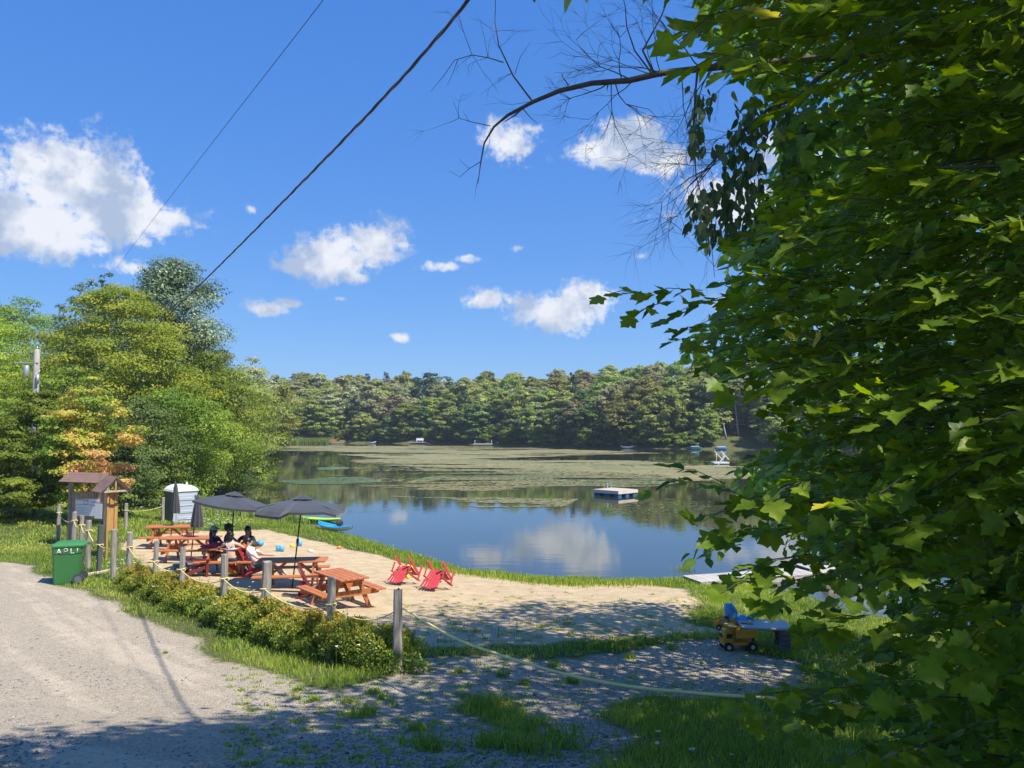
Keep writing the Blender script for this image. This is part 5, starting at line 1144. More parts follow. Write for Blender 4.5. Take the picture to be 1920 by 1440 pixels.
for poly, thr, tn, n, sz in PATCH:
    wp = wpoly(poly); A = np.array(wp); n = int(n * 1.0)
    # more candidates near the camera than far: sample depth by 1/Y
    iy = rng.uniform(1 / A[:, 1].max(), 1 / A[:, 1].min(), n * 2); Y_ = 1 / iy; X_ = rng.uniform(A[:, 0].min(), A[:, 0].max(), n * 2)
    s = sdf(wp, X_, Y_); nz = fbm(X_ * .25, Y_ * .8, 6, 5, 2) * 1.6 + fbm(X_ * .25, Y_, 2.2, 3, 8) * .9 - .12; k = (s > 0) & (nz + thr * .9 - .05 + np.clip(s / 12, 0, 1) * .2 > 0.02)
    X_, Y_ = X_[k][:n], Y_[k][:n]; m_ = len(X_); r_ = sz * rng.uniform(.5, 1.4, m_) * np.clip(Y_ / 90, .45, 1.5); a_ = rng.rand(m_) * 6.283
    ang = a_[:, None] + np.arange(6) * 6.283 / 6.6; V = np.stack([X_[:, None] + r_[:, None] * np.cos(ang) * 1.25, Y_[:, None] + r_[:, None] * np.sin(ang), np.full(ang.shape, .008) + rng.rand(m_)[:, None] * .02], 2)
    PV.append(V.reshape(-1, 3)); PF.append(np.arange(m_ * 6).reshape(-1, 6) + tot); tot += m_ * 6; PT.append(np.clip(tn + rng.randn(m_) * .14 + fbm(X_ * .2, Y_, 3.0, 3) * .8 + fbm(X_, Y_, 14) * .3, 0, 1))
o = link('lily_pads', np_mesh('lily_pads', np.concatenate(PV), np.concatenate(PF), m_pad, {'tone': ('FACE', np.concatenate(PT))})); tag(o, kind='stuff')

# ------------------------------------------------------------------ toys by the play table at the right
M_ty = M_plain('yellow_toy_plastic', (.72, .34, .03), .45, .1); M_tyd = M_plain('dusty_yellow_plastic', (.55, .36, .15), .6, .2); M_tg = M_plain('grey_toy_plastic', (.28, .30, .33), .5); M_tbl = M_plain('blue_seat_plastic', (.09, .33, .62), .4)
M_tbrick = M_plain('grey_brown_moulded_plastic', (.17, .15, .14), .7, .2); M_ttop = M_plain('grey_table_top', (.50, .48, .50), .6, .1)
def toy_truck(p, rz, s, label, mb_, tip=.0):
    r = root('toy_dump_truck', p, label, 'toy truck', rz=rz); r.scale = (s, s, s)
    mb = MB(); mb.box((0, 0, .13), (.62, .22, .07), bev=.015); mb.build('chassis', mb_, r)
    mb = MB(); mb.box((-.22, 0, .24), (.2, .24, .18), bev=.02); mb.box((-.2, 0, .36), (.17, .2, .08), bev=.015); cb = mb.build('cab', mb_, r); mb = MB(); mb.box((-.2, -.125, .29), (.11, .01, .08)); mb.box((-.325, 0, .29), (.01, .16, .08)); mb.build('window', m_gl, cb)
    mb = MB(); Rm = Matrix.Rotation(tip, 3, 'Y')
    for c, d in (((.14, 0, .26), (.4, .3, .02)), ((.14, -.15, .33), (.4, .02, .16)), ((.14, .15, .33), (.4, .02, .16)), ((-.06, 0, .35), (.02, .3, .2)), ((-.13, 0, .46), (.16, .3, .02))): mb.box(Rm @ Vector(c), d, Rm, .005)
    mb.build('tipper', mb_, r)
    for x in (-.22, .06, .24):
        for y in (-1, 1):
            if x == .06: continue
            mb = MB(); mb.tube([(x, y * .13 - .035, .085), (x, y * .13 + .035, .085)], .085, 16); w_ = mb.build('wheel', M_black, r); mb = MB(); mb.tube([(x, y * .17 - .004, .085), (x, y * .17 + .004, .085)], .04, 12); mb.build('rim', M_edge, w_)
    return r
tk = on(1383, 1219); toy_truck(tk, R(4), 1.0, 'yellow toy dump truck on the gravel left of the play table', M_ty, .0)
tk2 = on(1372, 1206) ; r = toy_truck(tk2 + Vector((-.05, .15, .22)), R(160), .62, 'smaller orange toy truck standing on top of the yellow one', M_ty, .3)
tk3 = on(1402, 1216); toy_truck(tk3 + Vector((0, .05, .06)), R(70), .8, 'dusty beige toy truck tipped against the play table', M_tyd, .5)
r = root('toy_excavator', on(1392, 1206) + Vector((0, .2, .05)), 'grey and black toy digger behind the yellow truck', 'toy digger', rz=R(20))
mb = MB(); mb.box((0, 0, .1), (.3, .22, .12), bev=.03); mb.build('track', M_black, r); mb = MB(); mb.box((0, 0, .24), (.22, .18, .16), bev=.02); mb.build('cab', M_tg, r); mb = MB(); mb.beam((.05, 0, .3), (-.2, 0, .52), .05, .05); mb.beam((-.2, 0, .52), (-.36, 0, .4), .04, .04); mb.box((-.38, 0, .37), (.1, .12, .1), bev=.02); mb.build('arm', M_tg, r)
pt_ = on(1448, 1226) + Vector((0, .45, 0)); r = root('play_table', pt_, 'low grey plastic play table with a brick-patterned base, partly behind leaves', 'play table', rz=R(-8))
mb = MB(); mb.box((0, 0, .42), (.95, .68, .05), bev=.02); mb.build('top', M_ttop, r)
for sx_, sy_ in ((-1, -1), (1, -1), (-1, 1), (1, 1)):
    mb = MB()
    for k in range(4): mb.box((sx_ * .33 + (.012 if k % 2 else 0), sy_ * .24, .05 + k * .098), (.2, .16, .09), bev=.012)
    mb.build('leg', M_tbrick, r)
sp = pt_ + Vector((-.32, .38, .28)); r = root('toy_chair', sp, 'sky blue moulded toy seat with a rounded backrest behind the play table', 'toy seat', rz=R(-20))
mb = MB(); mb.ellipsoid((-.20, 0, .24), (.13, .16, .26), rot=Matrix.Rotation(-.35, 3, 'Y')); mb.build('backrest', M_tbl, r); mb = MB(); mb.ellipsoid((.02, 0, .12), (.26, .17, .12)); mb.build('seat', M_tbl, r); mb = MB(); mb.ellipsoid((.20, 0, .36), (.15, .13, .13)); hd = mb.build('head', M_tbl, r); mb = MB(); mb.box((.24, -.12, .36), (.13, .03, .05), Matrix.Rotation(.5, 3, 'Y'), .01); mb.build('handle', M_black, r)
# small toys on the sand
def blob_toy(u, v, name, lab, cat, mat, build):
    p = on(u, v); o = root(name, p, lab, cat); build(o, mat)
def bucket(o, mat):
    mb = MB(); mb.tube([(0, 0, 0), (0, 0, .20)], [.075, .105], 14); mb.build('pail', mat, o); mb = MB(); mb.tube([(-.1, 0, .19), (-.06, -.1, .24), (.06, -.1, .24), (.1, 0, .19)], .008, 5); mb.build('handle', M_white, o)
def mould(o, mat): mb = MB(); mb.ellipsoid((0, 0, .05), (.10, .08, .07)); mb.build('shell', mat, o); mb = MB(); mb.tube([(0, 0, .03), (.16, .02, .04)], .014, 6); mb.build('grip', mat, o)
M_tor = M_plain('orange_toy', (.75, .24, .03), .5); M_tye = M_plain('lemon_toy', (.75, .62, .05), .5)
blob_toy(562, 1024, 'toy_bucket', 'light blue toy bucket on the sand behind the umbrella pole', 'bucket', M_sky, bucket)
blob_toy(548, 1026, 'sand_mould', 'small yellow sand toy left of the blue bucket', 'sand toy', M_tye, mould)
blob_toy(636, 1029, 'sand_mould', 'orange sand toy alone near the grassy bank', 'sand toy', M_tor, mould)
blob_toy(522, 1034, 'toy_bucket', 'pale blue toy bucket in front of the reclining person, left of its twin', 'bucket', M_sky, bucket)
blob_toy(528, 1035, 'toy_bucket', 'pale blue toy bucket with yellow shell beside its twin', 'bucket', M_sky, bucket)
blob_toy(582, 1036, 'sand_mould', 'white sand toy behind the umbrella table', 'sand toy', M_white, mould)
# ------------------------------------------------------------------ people at the table
def M_skin(name, c): 
    m, t = mat_new(name); out(t, pbsdf(t, c, .5, Subsurface_Weight=.0)); return m
SK1, SK2, SK3 = M_skin('light_skin', (.62, .40, .28)), M_skin('tan_skin', (.36, .20, .13)), M_skin('pale_skin', (.60, .40, .30))
M_hair = M_plain('dark_hair', (.012, .009, .008), .45)
def skinned(name, nodes, edges, mat, par, sub=1, rootn=0, extra=None):
    me = bpy.data.meshes.new(name); me.from_pydata([n_[0] for n_ in nodes], edges, []); o = bpy.data.objects.new(name, me); COL.objects.link(o)
    sk = o.modifiers.new('s', 'SKIN'); sk.use_smooth_shade = True; ss = o.modifiers.new('u', 'SUBSURF'); ss.levels = sub; ss.render_levels = sub
    for i, n_ in enumerate(nodes):
        rr_ = n_[1]; sv_ = me.skin_vertices[0].data[i]; sv_.radius = rr_ if isinstance(rr_, tuple) else (rr_, rr_); sv_.use_root = (i == rootn)
    dg = bpy.context.evaluated_depsgraph_get(); m2 = bpy.data.meshes.new_from_object(o.evaluated_get(dg)); bpy.data.objects.remove(o)
    if extra is not None:
        bm = bmesh.new(); bm.from_mesh(m2); mbx = MB(); mbx.bm.free(); mbx.bm = bm; extra(mbx); bm.to_mesh(m2); bm.free()
    for p_ in m2.polygons: p_.use_smooth = True
    m2.name = name; m2.materials.clear(); m2.materials.append(mat); return link(name, m2, par)
def person(label, loc, face, lean, arms, legs, skin, tops=None, bottoms=None, hair=None, cap=None, htilt=(0, 0)):
    "local frame: y forward, x to the person's right, z up, origin on the ground below the hips; hips at z=0.55"
    r = root('person', loc, label, 'person', rz=face)
    hip = Vector((0, 0, .54)); up_ = Vector((lean[0], lean[1], 1)).normalized(); ch = hip + up_ * .33; nk = hip + up_ * .50; hd = nk + Vector((htilt[0], htilt[1], .10)); ht = hd + Vector((htilt[0] * .5, htilt[1] * .5 + .0, .10))
    nodes = [(hip, (.145, .12)), (hip + up_ * .16, (.12, .10)), (ch, (.15, .11)), (nk - up_ * .03, (.075, .065)), (nk + Vector((0, 0, .03)), .05), (hd, (.078, .09)), (ht, (.07, .085))]; edges = [(0, 1), (1, 2), (2, 3), (3, 4), (4, 5), (5, 6)]
    shirt_n = [(hip + up_ * .02, (.155, .13)), (hip + up_ * .16, (.135, .115)), (ch, (.165, .125)), (nk - up_ * .04, (.09, .08))]; shirt_e = [(0, 1), (1, 2), (2, 3)]
    for s, (el, ha) in zip((-1, 1), arms):
        sh_ = nk - up_ * .07 + Vector((s * .17, 0, 0)); el, ha = Vector(el), Vector(ha); b = len(nodes); f = (ha - el).normalized()
        nodes += [(sh_, .052), (sh_.lerp(el, .5), .043), (el, .036), (el.lerp(ha, .5), .031), (ha, .024), (ha + f * .055, (.036, .016))]; edges += [(3, b), (b, b + 1), (b + 1, b + 2), (b + 2, b + 3), (b + 3, b + 4), (b + 4, b + 5)]
        sd = f.cross(Vector((0, 0, 1))).normalized(); pb = b + 5
        for k, (off, ln) in enumerate(((-.026, .060), (-.009, .072), (.009, .068), (.026, .052))):
            c = len(nodes); p0 = ha + f * .085 + sd * off; nodes += [(p0, .0095), (p0 + f * ln * .6 + Vector((0, 0, -.006)), .0085), (p0 + f * ln + Vector((0, 0, -.018)), .007)]; edges += [(pb, c), (c, c + 1), (c + 1, c + 2)]
        c = len(nodes); th = ha + f * .04 + sd * (-.045 * s); nodes += [(th, .011), (th + f * .045 - sd * .02 * s, .009)]; edges += [(b + 4, c), (c, c + 1)]
        c = len(shirt_n); shirt_n += [(sh_, .064), (sh_.lerp(el, .62), .057)]; shirt_e += [(2 if False else 3, c), (c, c + 1)]
    short_n = [(hip + up_ * .05, (.155, .13)), (hip - up_ * .02, (.16, .135))]; short_e = [(0, 1)]
    for s, (kn, an, toe) in zip((-1, 1), legs):
        kn, an, toe = Vector(kn), Vector(an), Vector(toe); h0 = hip + Vector((s * .09, .03, -.03)); b = len(nodes)
        nodes += [(h0, .088), (h0.lerp(kn, .5), .075), (kn, .055), (kn.lerp(an, .35), .054), (an, .034), (toe, (.04, .022))]; edges += [(0, b), (b, b + 1), (b + 1, b + 2), (b + 2, b + 3), (b + 3, b + 4), (b + 4, b + 5)]
        c = len(short_n); short_n += [(h0, .10), (h0.lerp(kn, .6), .09)]; short_e += [(1, c), (c, c + 1)]
    fw = Vector((htilt[0] * 2, 1, 0)).normalized()
    def face_(mbx):
        c = hd + Vector((0, 0, .045)); mbx.ellipsoid(c + Vector((0, .098, -.01)), (.014, .022, .022), 8, 6)
        for s in (-1, 1): mbx.ellipsoid(c + Vector((s * .085, .0, -.005)), (.012, .022, .032), 8, 6); mbx.ellipsoid(c + Vector((s * .034, .084, .014)), (.018, .012, .010), 8, 6)
        mbx.ellipsoid(c + Vector((0, .084, -.055)), (.028, .014, .010), 8, 6)
    skinned('body', nodes, edges, skin, r, 2, 0, face_)
    if tops:
        nm, mat = tops
        if nm == 'bikini_top':
            mb = MB(); pts = [ch + Vector((.158 * math.cos(q), .118 * math.sin(q), -.03)) for q in [i / 24 * 6.283 for i in range(25)]]; mb.tube(pts, .022, 6)
            for s in (-1, 1): mb.tube([ch + Vector((s * .02, -.135, 0)), ch + Vector((s * .10, -.115, .10)), nk + Vector((s * .085, -.02, .02)), ch + Vector((s * .09, .12, .06))], .010, 5)
            mb.build(nm, mat, r)
        else: skinned(nm, shirt_n, shirt_e, mat, r, 2, 1)
    if bottoms: skinned(bottoms[0], short_n, short_e, bottoms[1], r, 2, 0)
    hc = hd + Vector((0, -.012, .065))
    if hair:
        mb = MB(); mb.ellipsoid(hc + Vector((0, -.012, .012)), (.098, .108, .112))
        if hair == 'long': mb.ellipsoid(hc + Vector((0, -.065, -.12)), (.095, .06, .17)); mb.ellipsoid(hc + Vector((.02, -.06, -.24)), (.055, .04, .12))
        if hair == 'bun': mb.ellipsoid(hc + Vector((0, -.07, .10)), (.055, .055, .05)); mb.ellipsoid(hc + Vector((0, -.05, -.06)), (.09, .07, .10))
        if hair == 'beard': mb.ellipsoid(hd + Vector((0, .06, -.01)), (.055, .045, .05))
        mb.rough(.004, 3); hm = mb.mesh('hair', M_hair); 
        link('hair', hm, r)
    if cap:
        mb = MB(); mb.ellipsoid(hc + Vector((0, 0, .055)), (.106, .118, .085)); mb.prism([(-.075, .0), (.075, 0), (.07, .07), (.03, .10), (-.03, .10), (-.07, .07)], .012, Matrix.Translation(hc + Vector((0, .09, .045))) @ Matrix.Rotation(-.15, 4, 'X')); mb.build('cap', cap, r)
    return r
C3 = Vector(T3.location); seatl = [((-.10, .42, .50), (-.10, .46, .10), (-.10, .60, .04)), ((.10, .42, .50), (.12, .44, .10), (.13, .58, .04))]
M_bik = M_plain('pale_stripe_fabric', (.55, .58, .66), .7); M_dkfab = M_plain('navy_shorts', (.02, .025, .05), .8); M_burg = M_plain('burgundy_cotton', (.17, .015, .03), .8); M_teal = M_plain('teal_towelling', (.05, .30, .34), .9); M_wht = M_plain('white_cotton', (.72, .73, .74), .8)
M_gcap = M_plain('grey_cap', (.27, .29, .32), .8); M_kcap = M_plain('black_cap', (.02, .02, .022), .7)
m_dot, t = mat_new('dotted_navy'); v_ = NN(t, 'ShaderNodeTexVoronoi'); v_.inputs['Scale'].default_value = 22; cdd = NN(t, 'ShaderNodeTexCoord'); LK(t, cdd.outputs['Object'], v_.inputs['Vector']); out(t, pbsdf(t, ramp(t, v_.outputs['Distance'], [(.0, (.5, .5, .55)), (.16, (.4, .4, .45)), (.2, (.02, .025, .06)), (1, (.02, .02, .05))]), .8))
def tl(x, y, z=0): q = Matrix.Rotation(T3.rotation_euler.z, 3, 'Z') @ Vector((x, y, 0)); return C3 + q + Vector((0, 0, z - .0))
person('woman in a pale bikini top seated with her back to the view, long dark hair', tl(.22, -.66, -.04), R(4), (-.06, .12), [((-.33, .22, .86), (-.50, .42, .80)), ((.32, .18, .84), (.20, .42, .80))], seatl, SK1, ('bikini_top', M_bik), ('shorts', M_dkfab), 'bun')
person('dark-haired person seated across the table, mostly hidden by the woman in the bikini', tl(.32, .64, -.04), R(176), (0, .1), [((-.28, .22, .84), (-.12, .40, .79)), ((.28, .22, .84), (.12, .40, .79))], seatl, SK2, ('shirt', M_kcap), ('shorts', M_dkfab), 'long')
person('person in a grey cap and dotted navy top looking down at the table', tl(-.68, .52, -.04), R(-100), (0, .10), [((-.24, .20, .80), (-.10, .36, .88)), ((.22, .22, .80), (.08, .36, .86))], seatl, SK2, ('top', m_dot), ('shorts', M_dkfab), 'long', M_gcap)
person('bearded person in a burgundy shirt and black cap facing right', tl(-.30, .60, .02), R(-78), (0, .12), [((-.26, .18, .84), (-.06, .30, .80)), ((.26, .18, .84), (.10, .34, .80))], seatl, SK2, ('shirt', M_burg), ('trousers', M_dkfab), 'beard', M_kcap)
rc = G2(487, 22.05); recl = [((-.10, .48, .44), (-.12, .84, .16), (-.12, .93, .10)), ((.10, .50, .50), (.12, .80, .10), (.12, .92, .06))]
person('person lying back in the pinkish chair, wrapped in a teal towel over a white shirt', rc + Vector((.0, .0, -.14)), R(-86), (0, -.55), [((-.34, .10, .72), (-.33, .36, .70)), ((.34, .10, .72), (.33, .36, .70))], recl, SK3, ('shirt', M_wht), ('towel_wrap', M_teal), 'short')
# things on and under their table
M_pink = M_plain('red_towel_cloth', (.62, .03, .07), .9); r = root('towel', tl(-.42, .0, .752), 'crumpled bright red towel on the left half of the occupied table', 'towel'); mb = MB()
for k, (x, y, s, h) in enumerate(((-.22, 0, .22, .05), (0, .04, .2, .09), (.22, -.02, .2, .06), (.08, -.12, .16, .05), (-.1, .1, .18, .06))): mb.ellipsoid((x, y, h * .4), (s, s * .62, h), rot=Matrix.Rotation(k * .8, 3, 'Z'))
mb.rough(.012, 2); mb.build('folds', M_pink, r)
m_bag, t = mat_new('orange_patterned_bag'); out(t, pbsdf(t, ramp(t, noise(t, 7, 2), [(.35, (.50, .03, .02)), (.5, (.68, .10, .02)), (.62, (.75, .42, .05))]), .5))
def bag(p, lab, mat, s=1.0, rz=0):
    r = root('beach_bag', p, lab, 'bag', rz=rz); mb = MB(); pr = [(.0, .26), (.06, .28), (.16, .25), (.26, .16), (.33, .07), (.36, .02)]; 
    mb.tube([(0, 0, z * s) for z, _ in pr], [w * s * .8 for _, w in pr], 14); mb.rough(.015, 5); mb.build('body', mat, r)
    mb = MB(); mb.tube([(-.12 * s, 0, .26 * s), (-.08 * s, -.02, .42 * s), (.08 * s, -.02, .42 * s), (.12 * s, 0, .26 * s)], .012, 5); mb.build('handle', mat, r); return r
bag(tl(.10, -.22, .0), 'red and orange patterned beach bag on the sand under the occupied table', m_bag, 1.0)
bag(tl(.44, .06, .752), 'orange bag standing on the right end of the occupied table', M_tor, .72)
bag(tl(.62, .10, .752), 'dark green bag beside the orange one on the table', M_plain('dark_green_cloth', (.03, .05, .04), .8), .6)
bag(tl(.36, -.05, .0), 'black bag on the sand beside the patterned beach bag', M_black, .62)
r = root('blue_ball', tl(.80, .2, .82), 'light blue inflatable ball at the right end of the occupied table', 'ball'); mb = MB(); mb.ellipsoid((0, 0, 0), (.10, .10, .09)); mb.build('skin', M_sky, r)
r = root('cool_box', G2(352, 22.0), 'low grey-green box on the sand left of the occupied table', 'box', rz=R(8)); mb = MB(); mb.box((0, 0, .13), (.5, .32, .26), bev=.03); mb.build('body', M_plain('grey_green_plastic', (.12, .20, .17), .5), r); mb = MB(); mb.box((0, 0, .285), (.54, .36, .05), bev=.015); mb.build('lid', M_plain('grey_green_lid', (.16, .25, .21), .5), r)

# ------------------------------------------------------------------ flowering hedge along the fence
ML_hedge = M_leaf('hedge_leaves', [(0, G(.045, .075, .016)), (.42, G(.11, .15, .028)), (.58, G(.16, .17, .03)), (.74, G(.27, .22, .035)), (.9, G(.25, .15, .045)), (1, G(.34, .13, .12))], .28, objvar=.05, gain=1.9)
HL = []
h0, h1 = hit(280, 1102), hit(733, 1256)
hn = 15
names_h = ['leftmost flowering shrub of the hedge, under the leaning thin post', 'second flowering shrub of the hedge from the left', 'third flowering shrub from the left end of the hedge', 'orange-tipped shrub just right of the thin leaning post', 'shrub left of the post in front of the garden chair', 'shrub at the foot of the post left of the seated people', 'green shrub in the left middle of the hedge',
           'shrub at the foot of the splintered post', 'wide shrub midway between the splintered and the thick split post', 'shrub left of the thick split post', 'yellow-tipped shrub at the foot of the thick split post', 'yellow and orange shrub right of the thick split post', 'shrub at the foot of the post before the nearest table', 'pink-tipped shrub second from the right end of the hedge', 'rightmost tall green shrub of the hedge against the nearest post']
for i in range(hn):
    q = (i / (hn - 1)) ** .92; x, y = h0[0] + (h1[0] - h0[0]) * q, h0[1] + (h1[1] - h0[1]) * q; rnh = random.Random(50 + i); sf_ = 1 if q < .8 else (1 - q) / .2 * .8 + .2; x -= .22 * sf_; y -= .26 * sf_; x += rnh.uniform(-.1, .1); y += rnh.uniform(-.12, .12)
    g = gz(x, y); hh_ = (.54 + .12 * min(1, q * 1.4)) * rnh.uniform(.88, 1.1); Rr = .52 * rnh.uniform(.9, 1.15)
    r = root('flowering_shrub', (x, y, g), names_h[i], 'shrub', 'low flowering shrubs of the fence hedge'); rngh = np.random.RandomState(500 + i)
    P, O, tone, C, cs = crown_pts(rngh, 8500, Rr, .03, hh_, broad_prof, 80, flat=.8, csize=.22, inner=.3, lobes=i * 1.7)
    hgt_ = P[:, 2] / hh_; warm = .30 * fbm(P[:, 0] + x, P[:, 1] + y, .5, 3, 4) + (.10 if 3 <= i <= 5 or 10 <= i <= 12 else -.02)
    tone = np.clip(.30 + .38 * np.clip(hgt_, 0, 1.1) ** 1.8 * (.9 + warm * 3.0) + rngh.randn(len(P)) * .12, 0, 1); tone[(rngh.rand(len(P)) < .012) & (hgt_ > .7)] = 1
    Nr = unit(unit(O) + .7 * unit(rngh.randn(len(P), 3))); T = unit(unit(O) * .5 + rngh.randn(len(P), 3) * .5 + np.array([0, 0, .5])); ok = P[:, 2] > .01
    link('foliage', leaves('foliage', P[ok], T[ok], Nr[ok], .042 * rngh.uniform(.6, 1.4, ok.sum()), tone[ok], T_RHOMB, ML_hedge), r)
    mb = MB()
    for k in range(14): c = Vector(C[rngh.randint(len(C))]); mb.tube([(0, 0, -.02), c * .5 + Vector((0, 0, .05)), c], [.006, .004, .002], 4, cap=False)
    mb.build('stems', M_twig, r)

# ------------------------------------------------------------------ grass
ML_grass = M_leaf('grass_blades', [(0, G(.045, .085, .014)), (.45, G(.115, .16, .022)), (.75, G(.20, .22, .045)), (1, G(.33, .29, .12))], .38, rough=.5, spec=.2, objvar=0, gain=2.3)
rng = np.random.RandomState(99)
def grass_zone(name, N_, y0, y1, az0, az1, h, w, dens, seed, dry=0.0):
    rg = np.random.RandomState(seed); Yr = np.sqrt(rg.rand(N_) * (y1 ** 2 - y0 ** 2) + y0 ** 2); a_ = rg.uniform(R(az0), R(az1), N_); X = Yr * np.tan(a_); Y_ = Yr
    gr, sa = zones(X, Y_); lk = sdf(LAKE, X, Y_); pn = fbm(X, Y_, .9, 3, 11) + fbm(X, Y_, .22, 2, 13) * .6
    p_ = np.clip(dens + pn * 1.3, .05, 1) * np.clip(1 - 1.6 * gr, 0, 1) * np.clip(1 - 1.25 * sa, 0, 1); p_ = p_ * (lk < .15)
    k = rg.rand(N_) < p_; X, Y_ = X[k], Y_[k]; n = len(X); Z = height(X, Y_) - .01; hh_ = h * rg.uniform(.45, 1.25, n) * (1 + .7 * fbm(X, Y_, 1.8, 2, 17)) * np.clip(1.15 - np.maximum(gr, sa)[k] * 1.2, .3, 1)
    tn = np.clip(.36 + dry + .9 * fbm(X, Y_, 2.6, 3, 19) + .16 * rg.randn(n), 0, 1)
    return blades(name, np.stack([X, Y_, Z], 1), hh_, w * rg.uniform(.7, 1.3, n), rg.uniform(.15, .75, n), ML_grass, tn, rg, 'stuff')
grass_zone('grass', 230000, 3.6, 13.5, -38, 40, .13, .0042, .62, 1)
grass_zone('grass', 330000, 13.5, 26, -38, 34, .12, .0075, .66, 2, .05)
grass_zone('grass', 240000, 26, 62, -42, -8, .15, .016, .66, 3, .03)
grass_zone('grass', 60000, 26, 60, -8, 40, .15, .02, .66, 4)
# taller tufts of weeds breaking through gravel and sand
def tufts(name, cs_, hh_, n_each, w, seed, spread, tone0=.3, bend=(.3, .9)):
    rg = np.random.RandomState(seed); P, H = [], []
    for (x, y), h_ in zip(cs_, hh_): o_ = rg.randn(n_each, 2) * spread * h_ / .15; P.append(np.stack([x + o_[:, 0], y + o_[:, 1]], 1)); H.append(h_ * rg.uniform(.4, 1.1, n_each))
    P = np.concatenate(P); H = np.concatenate(H); Z = height(P[:, 0], P[:, 1]) - .005; n = len(P)
    return blades(name, np.stack([P[:, 0], P[:, 1], Z], 1), H, w * rg.uniform(.6, 1.4, n), rg.uniform(*bend, n), ML_grass, np.clip(tone0 + .18 * rg.randn(n), 0, 1), rg, 'stuff')
rg = np.random.RandomState(5); cs_, hs_ = [], []
for (u, v, h_) in ((905, 1335, .22), (925, 1322, .2), (950, 1345, .2), (980, 1372, .2), (1010, 1362, .18), (1040, 1385, .2), (1060, 1400, .2), (940, 1392, .22), (960, 1405, .24), (915, 1402, .18), (1000, 1410, .2), (665, 1345, .2), (690, 1340, .16), (795, 1400, .2), (810, 1408, .14), (780, 1370, .14), (655, 1318, .12), (985, 1285, .12), (1075, 1282, .14), (940, 1268, .12), (1040, 1250, .12), (860, 1262, .12), (310, 1225, .05), (380, 1140, .08), (900, 1330, .25), (1180, 1235, .14), (1260, 1218, .14), (560, 1295, .1), (590, 1315, .1), (700, 1300, .12), (720, 1310, .1)):
    cs_.append(hit(u, v)); hs_.append(h_)
tufts('weed_tufts', cs_, hs_, 110, .0055, 7, .07)
cs_ = []; hs_ = []
for k in range(420):
    v = rg.uniform(1100, 1205); u = rg.uniform(760, 1340); 
    if rg.rand() < .25 + .75 * (v - 1100) / 105: cs_.append(hit(u, v)); hs_.append(rg.uniform(.04, .10))
for k in range(700):
    u = rg.uniform(420, 1500); v = rg.uniform(1235, 1440); x, y = hit(u, v)
    if zones(np.array([x]), np.array([y]))[0][0] > .5: cs_.append((x, y)); hs_.append(rg.uniform(.02, .075))
tufts('weed_tufts', cs_, hs_, 22, .005, 8, .09, .4)
# shoreline sedge
rg = np.random.RandomState(61); n = 22000; seg_ = LAKE[4:12]; i = rg.randint(0, len(seg_) - 1, n); q = rg.rand(n); A = np.array(seg_); base = A[i] + (A[i + 1] - A[i]) * q[:, None]; X = base[:, 0] + rg.randn(n) * .25; Y_ = base[:, 1] - np.abs(rg.randn(n)) * .55 + .1
blades('shore_sedge', np.stack([X, Y_, np.maximum(height(X, Y_), -.1)], 1), rg.uniform(.08, .24, n) * (1 + fbm(X, Y_, 1.2) * 1.2), .009 * rg.uniform(.7, 1.4, n), rg.uniform(.1, .5, n), ML_grass, np.clip(.45 + .2 * rg.randn(n), 0, 1), rg, 'stuff')
cs_ = [hit(1285, 1082)] * 3; tufts('weed_tufts', cs_, [.5, .45, .5], 60, .012, 9, .05, .35, (.1, .35))
# white meadow flowers
m_petal = M_plain('white_petals', (.78, .78, .72), .7, .03)
def flower_mesh(S, seed=0):
    rg_ = random.Random(seed); mb = MB()
    for k in range(16):
        a_ = rg_.random() * 6.283; q = math.sqrt(rg_.random()) * S; mb.ellipsoid((q * math.cos(a_), q * math.sin(a_), -.25 * q * q / S + rg_.uniform(-.003, .003)), (S * .26, S * .26, S * .10), 6, 4)
    return mb
M_stem = M_plain('green_stem', (.08, .13, .03), .7)
def carrot(p, h, S, lab):
    r = root('wild_carrot_flower', p, lab, 'flower', 'white wild carrot flowers in the near grass'); mb = flower_mesh(S, int(h * 999)); o = mb.build('flower_head', m_petal, r); o.location = (0, 0, h); mb = MB(); mb.tube([(0, 0, -.02), (.01, 0, h * .5), (0, 0, h)], .003, 4, cap=False); mb.build('stem', M_stem, r)
FL = [(1200, 1313, .16, 'white flower head nearest the long rope, above the others'), (1122, 1336, .2, 'large white flower head at the left edge of the near grass'), (1235, 1375, .22, 'upper right white flower head of the close pair'), (1172, 1389, .2, 'white flower head left of the close pair'), (1234, 1399, .2, 'lower white flower head of the close pair'),
      (1298, 1410, .18, 'white flower head right of the close pair'), (1153, 1430, .14, 'small white flower at the bottom edge'), (1372, 1420, .14, 'pinkish white flower farthest right in the grass'), (1106, 1338, .12, 'small bud beside the large white flower head')]
for k, (u, v, h, lab) in enumerate(FL):
    x, y = hit(u, v + h * F_PX / 7.5); carrot(Vector((x, y, gz(x, y))), h, .026 if k not in (6, 7, 8) else .016, lab)
rg = random.Random(3); fp = []
def fl_area(u0, v0, u1, v1, dv, n, h0, h1, s):
    for _ in range(n):
        q = rg.random(); u = u0 + (u1 - u0) * q + rg.uniform(-8, 8); v = v0 + (v1 - v0) * q + rg.gauss(0, dv); x, y = hit(u, v); fp.append((x, y, gz(x, y) + rg.uniform(h0, h1), s * rg.uniform(.6, 1.2)))
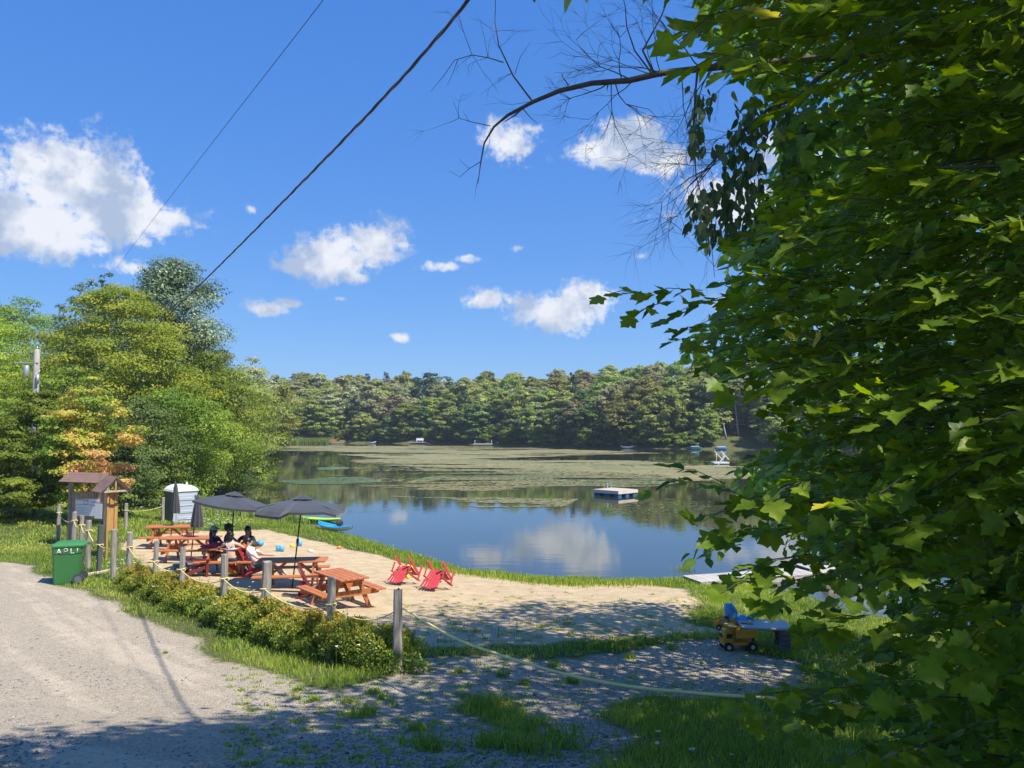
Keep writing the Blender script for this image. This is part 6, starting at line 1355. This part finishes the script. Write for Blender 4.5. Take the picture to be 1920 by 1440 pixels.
fl_area(238, 1090, 330, 1118, 12, 130, .10, .45, .026); fl_area(330, 1120, 720, 1270, 14, 80, .3, .8, .02); fl_area(252, 945, 330, 950, 6, 200, .2, .6, .045); fl_area(345, 985, 470, 990, 8, 70, .2, .5, .04); fl_area(180, 1060, 235, 1070, 6, 25, .1, .3, .025); fl_area(760, 1235, 1000, 1180, 8, 25, .1, .3, .018)
mb = MB(); ms2 = MB()
for x, y, z, s in fp:
    c = Vector((x, y, z)); n_ = 7; mb.bm.faces.new([mb.bm.verts.new(c + Vector((s * math.cos(k / n_ * 6.283), s * math.sin(k / n_ * 6.283), s * .25 * math.sin(k * 2)))) for k in range(n_)]); 
    st = [ms2.bm.verts.new(c + Vector(q)) for q in ((-.003, 0, -.004), (.003, 0, -.004), (.003, 0, -min(.3, z - gz(x, y))), (-.003, 0, -min(.3, z - gz(x, y))))]; ms2.bm.faces.new(st)
tag(mb.build('white_meadow_flowers', m_petal), kind='stuff'); tag(ms2.build('meadow_flower_stems', M_stem), kind='stuff')

# ------------------------------------------------------------------ loose stones on the gravel
m_stone, t = mat_new('loose_stone'); at_ = NN(t, 'ShaderNodeAttribute', attribute_name='tone'); out(t, pbsdf(t, ramp(t, at_.outputs['Fac'], [(0, (.11, .11, .115)), (.5, (.27, .265, .26)), (1, (.48, .46, .43))]), .85))
rg = np.random.RandomState(71); N_ = 60000; iy = rg.uniform(1 / 16, 1 / 4.5, N_); Y_ = 1 / iy; X = Y_ * rg.uniform(-.72, .55, N_); gr, sa = zones(X, Y_); cl = fbm(X, Y_, 1.4, 3, 23)
k = (rg.rand(N_) < np.clip(.35 + cl * 1.4 + np.clip((X + 2.5) * .12, -.2, .35), .04, 1)) & (gr > .55); X, Y_ = X[k], Y_[k]; n = len(X); S = np.clip(rg.lognormal(-4.55, .42, n), .005, .035); Z = height(X, Y_) + S * .25
dirs = unit(np.array([(1, 0, 0), (-1, 0, 0), (0, 1, 0), (0, -1, 0), (0, 0, 1), (0, 0, -1.0)])); V = dirs[None] * (1 + .35 * rg.randn(n, 6)[:, :, None]) ; a_ = rg.rand(n) * 6.283
ca, sa_ = np.cos(a_)[:, None], np.sin(a_)[:, None]; V = np.stack([V[:, :, 0] * ca - V[:, :, 1] * sa_, V[:, :, 0] * sa_ + V[:, :, 1] * ca, V[:, :, 2] * .62], 2) * S[:, None, None] + np.stack([X, Y_, Z], 1)[:, None, :]
ft = np.array([(0, 2, 4), (2, 1, 4), (1, 3, 4), (3, 0, 4), (2, 0, 5), (1, 2, 5), (3, 1, 5), (0, 3, 5)]); Fc = (ft[None] + (np.arange(n) * 6)[:, None, None]).reshape(-1, 3)
tag(link('gravel_stones', np_mesh('gravel_stones', V.reshape(-1, 3), Fc, m_stone, {'tone': ('FACE', np.repeat(np.clip(.5 + .25 * rg.randn(n), 0, 1), 8))})), kind='stuff')

# ------------------------------------------------------------------ thin summer haze over the lake
HZ = 0.00035
if HZ:
    m_h, t = mat_new('haze_air'); pv = NN(t, 'ShaderNodeVolumePrincipled'); pv.inputs['Density'].default_value = HZ; pv.inputs['Color'].default_value = (.80, .88, 1, 1); pv.inputs['Anisotropy'].default_value = .2
    o = NN(t, 'ShaderNodeOutputMaterial'); LK(t, pv.outputs[0], o.inputs['Volume'])
    mb = MB(); mb.box((0, 0, 30), (3400, 3400, 66)); tag(mb.build('haze', m_h), kind='stuff')
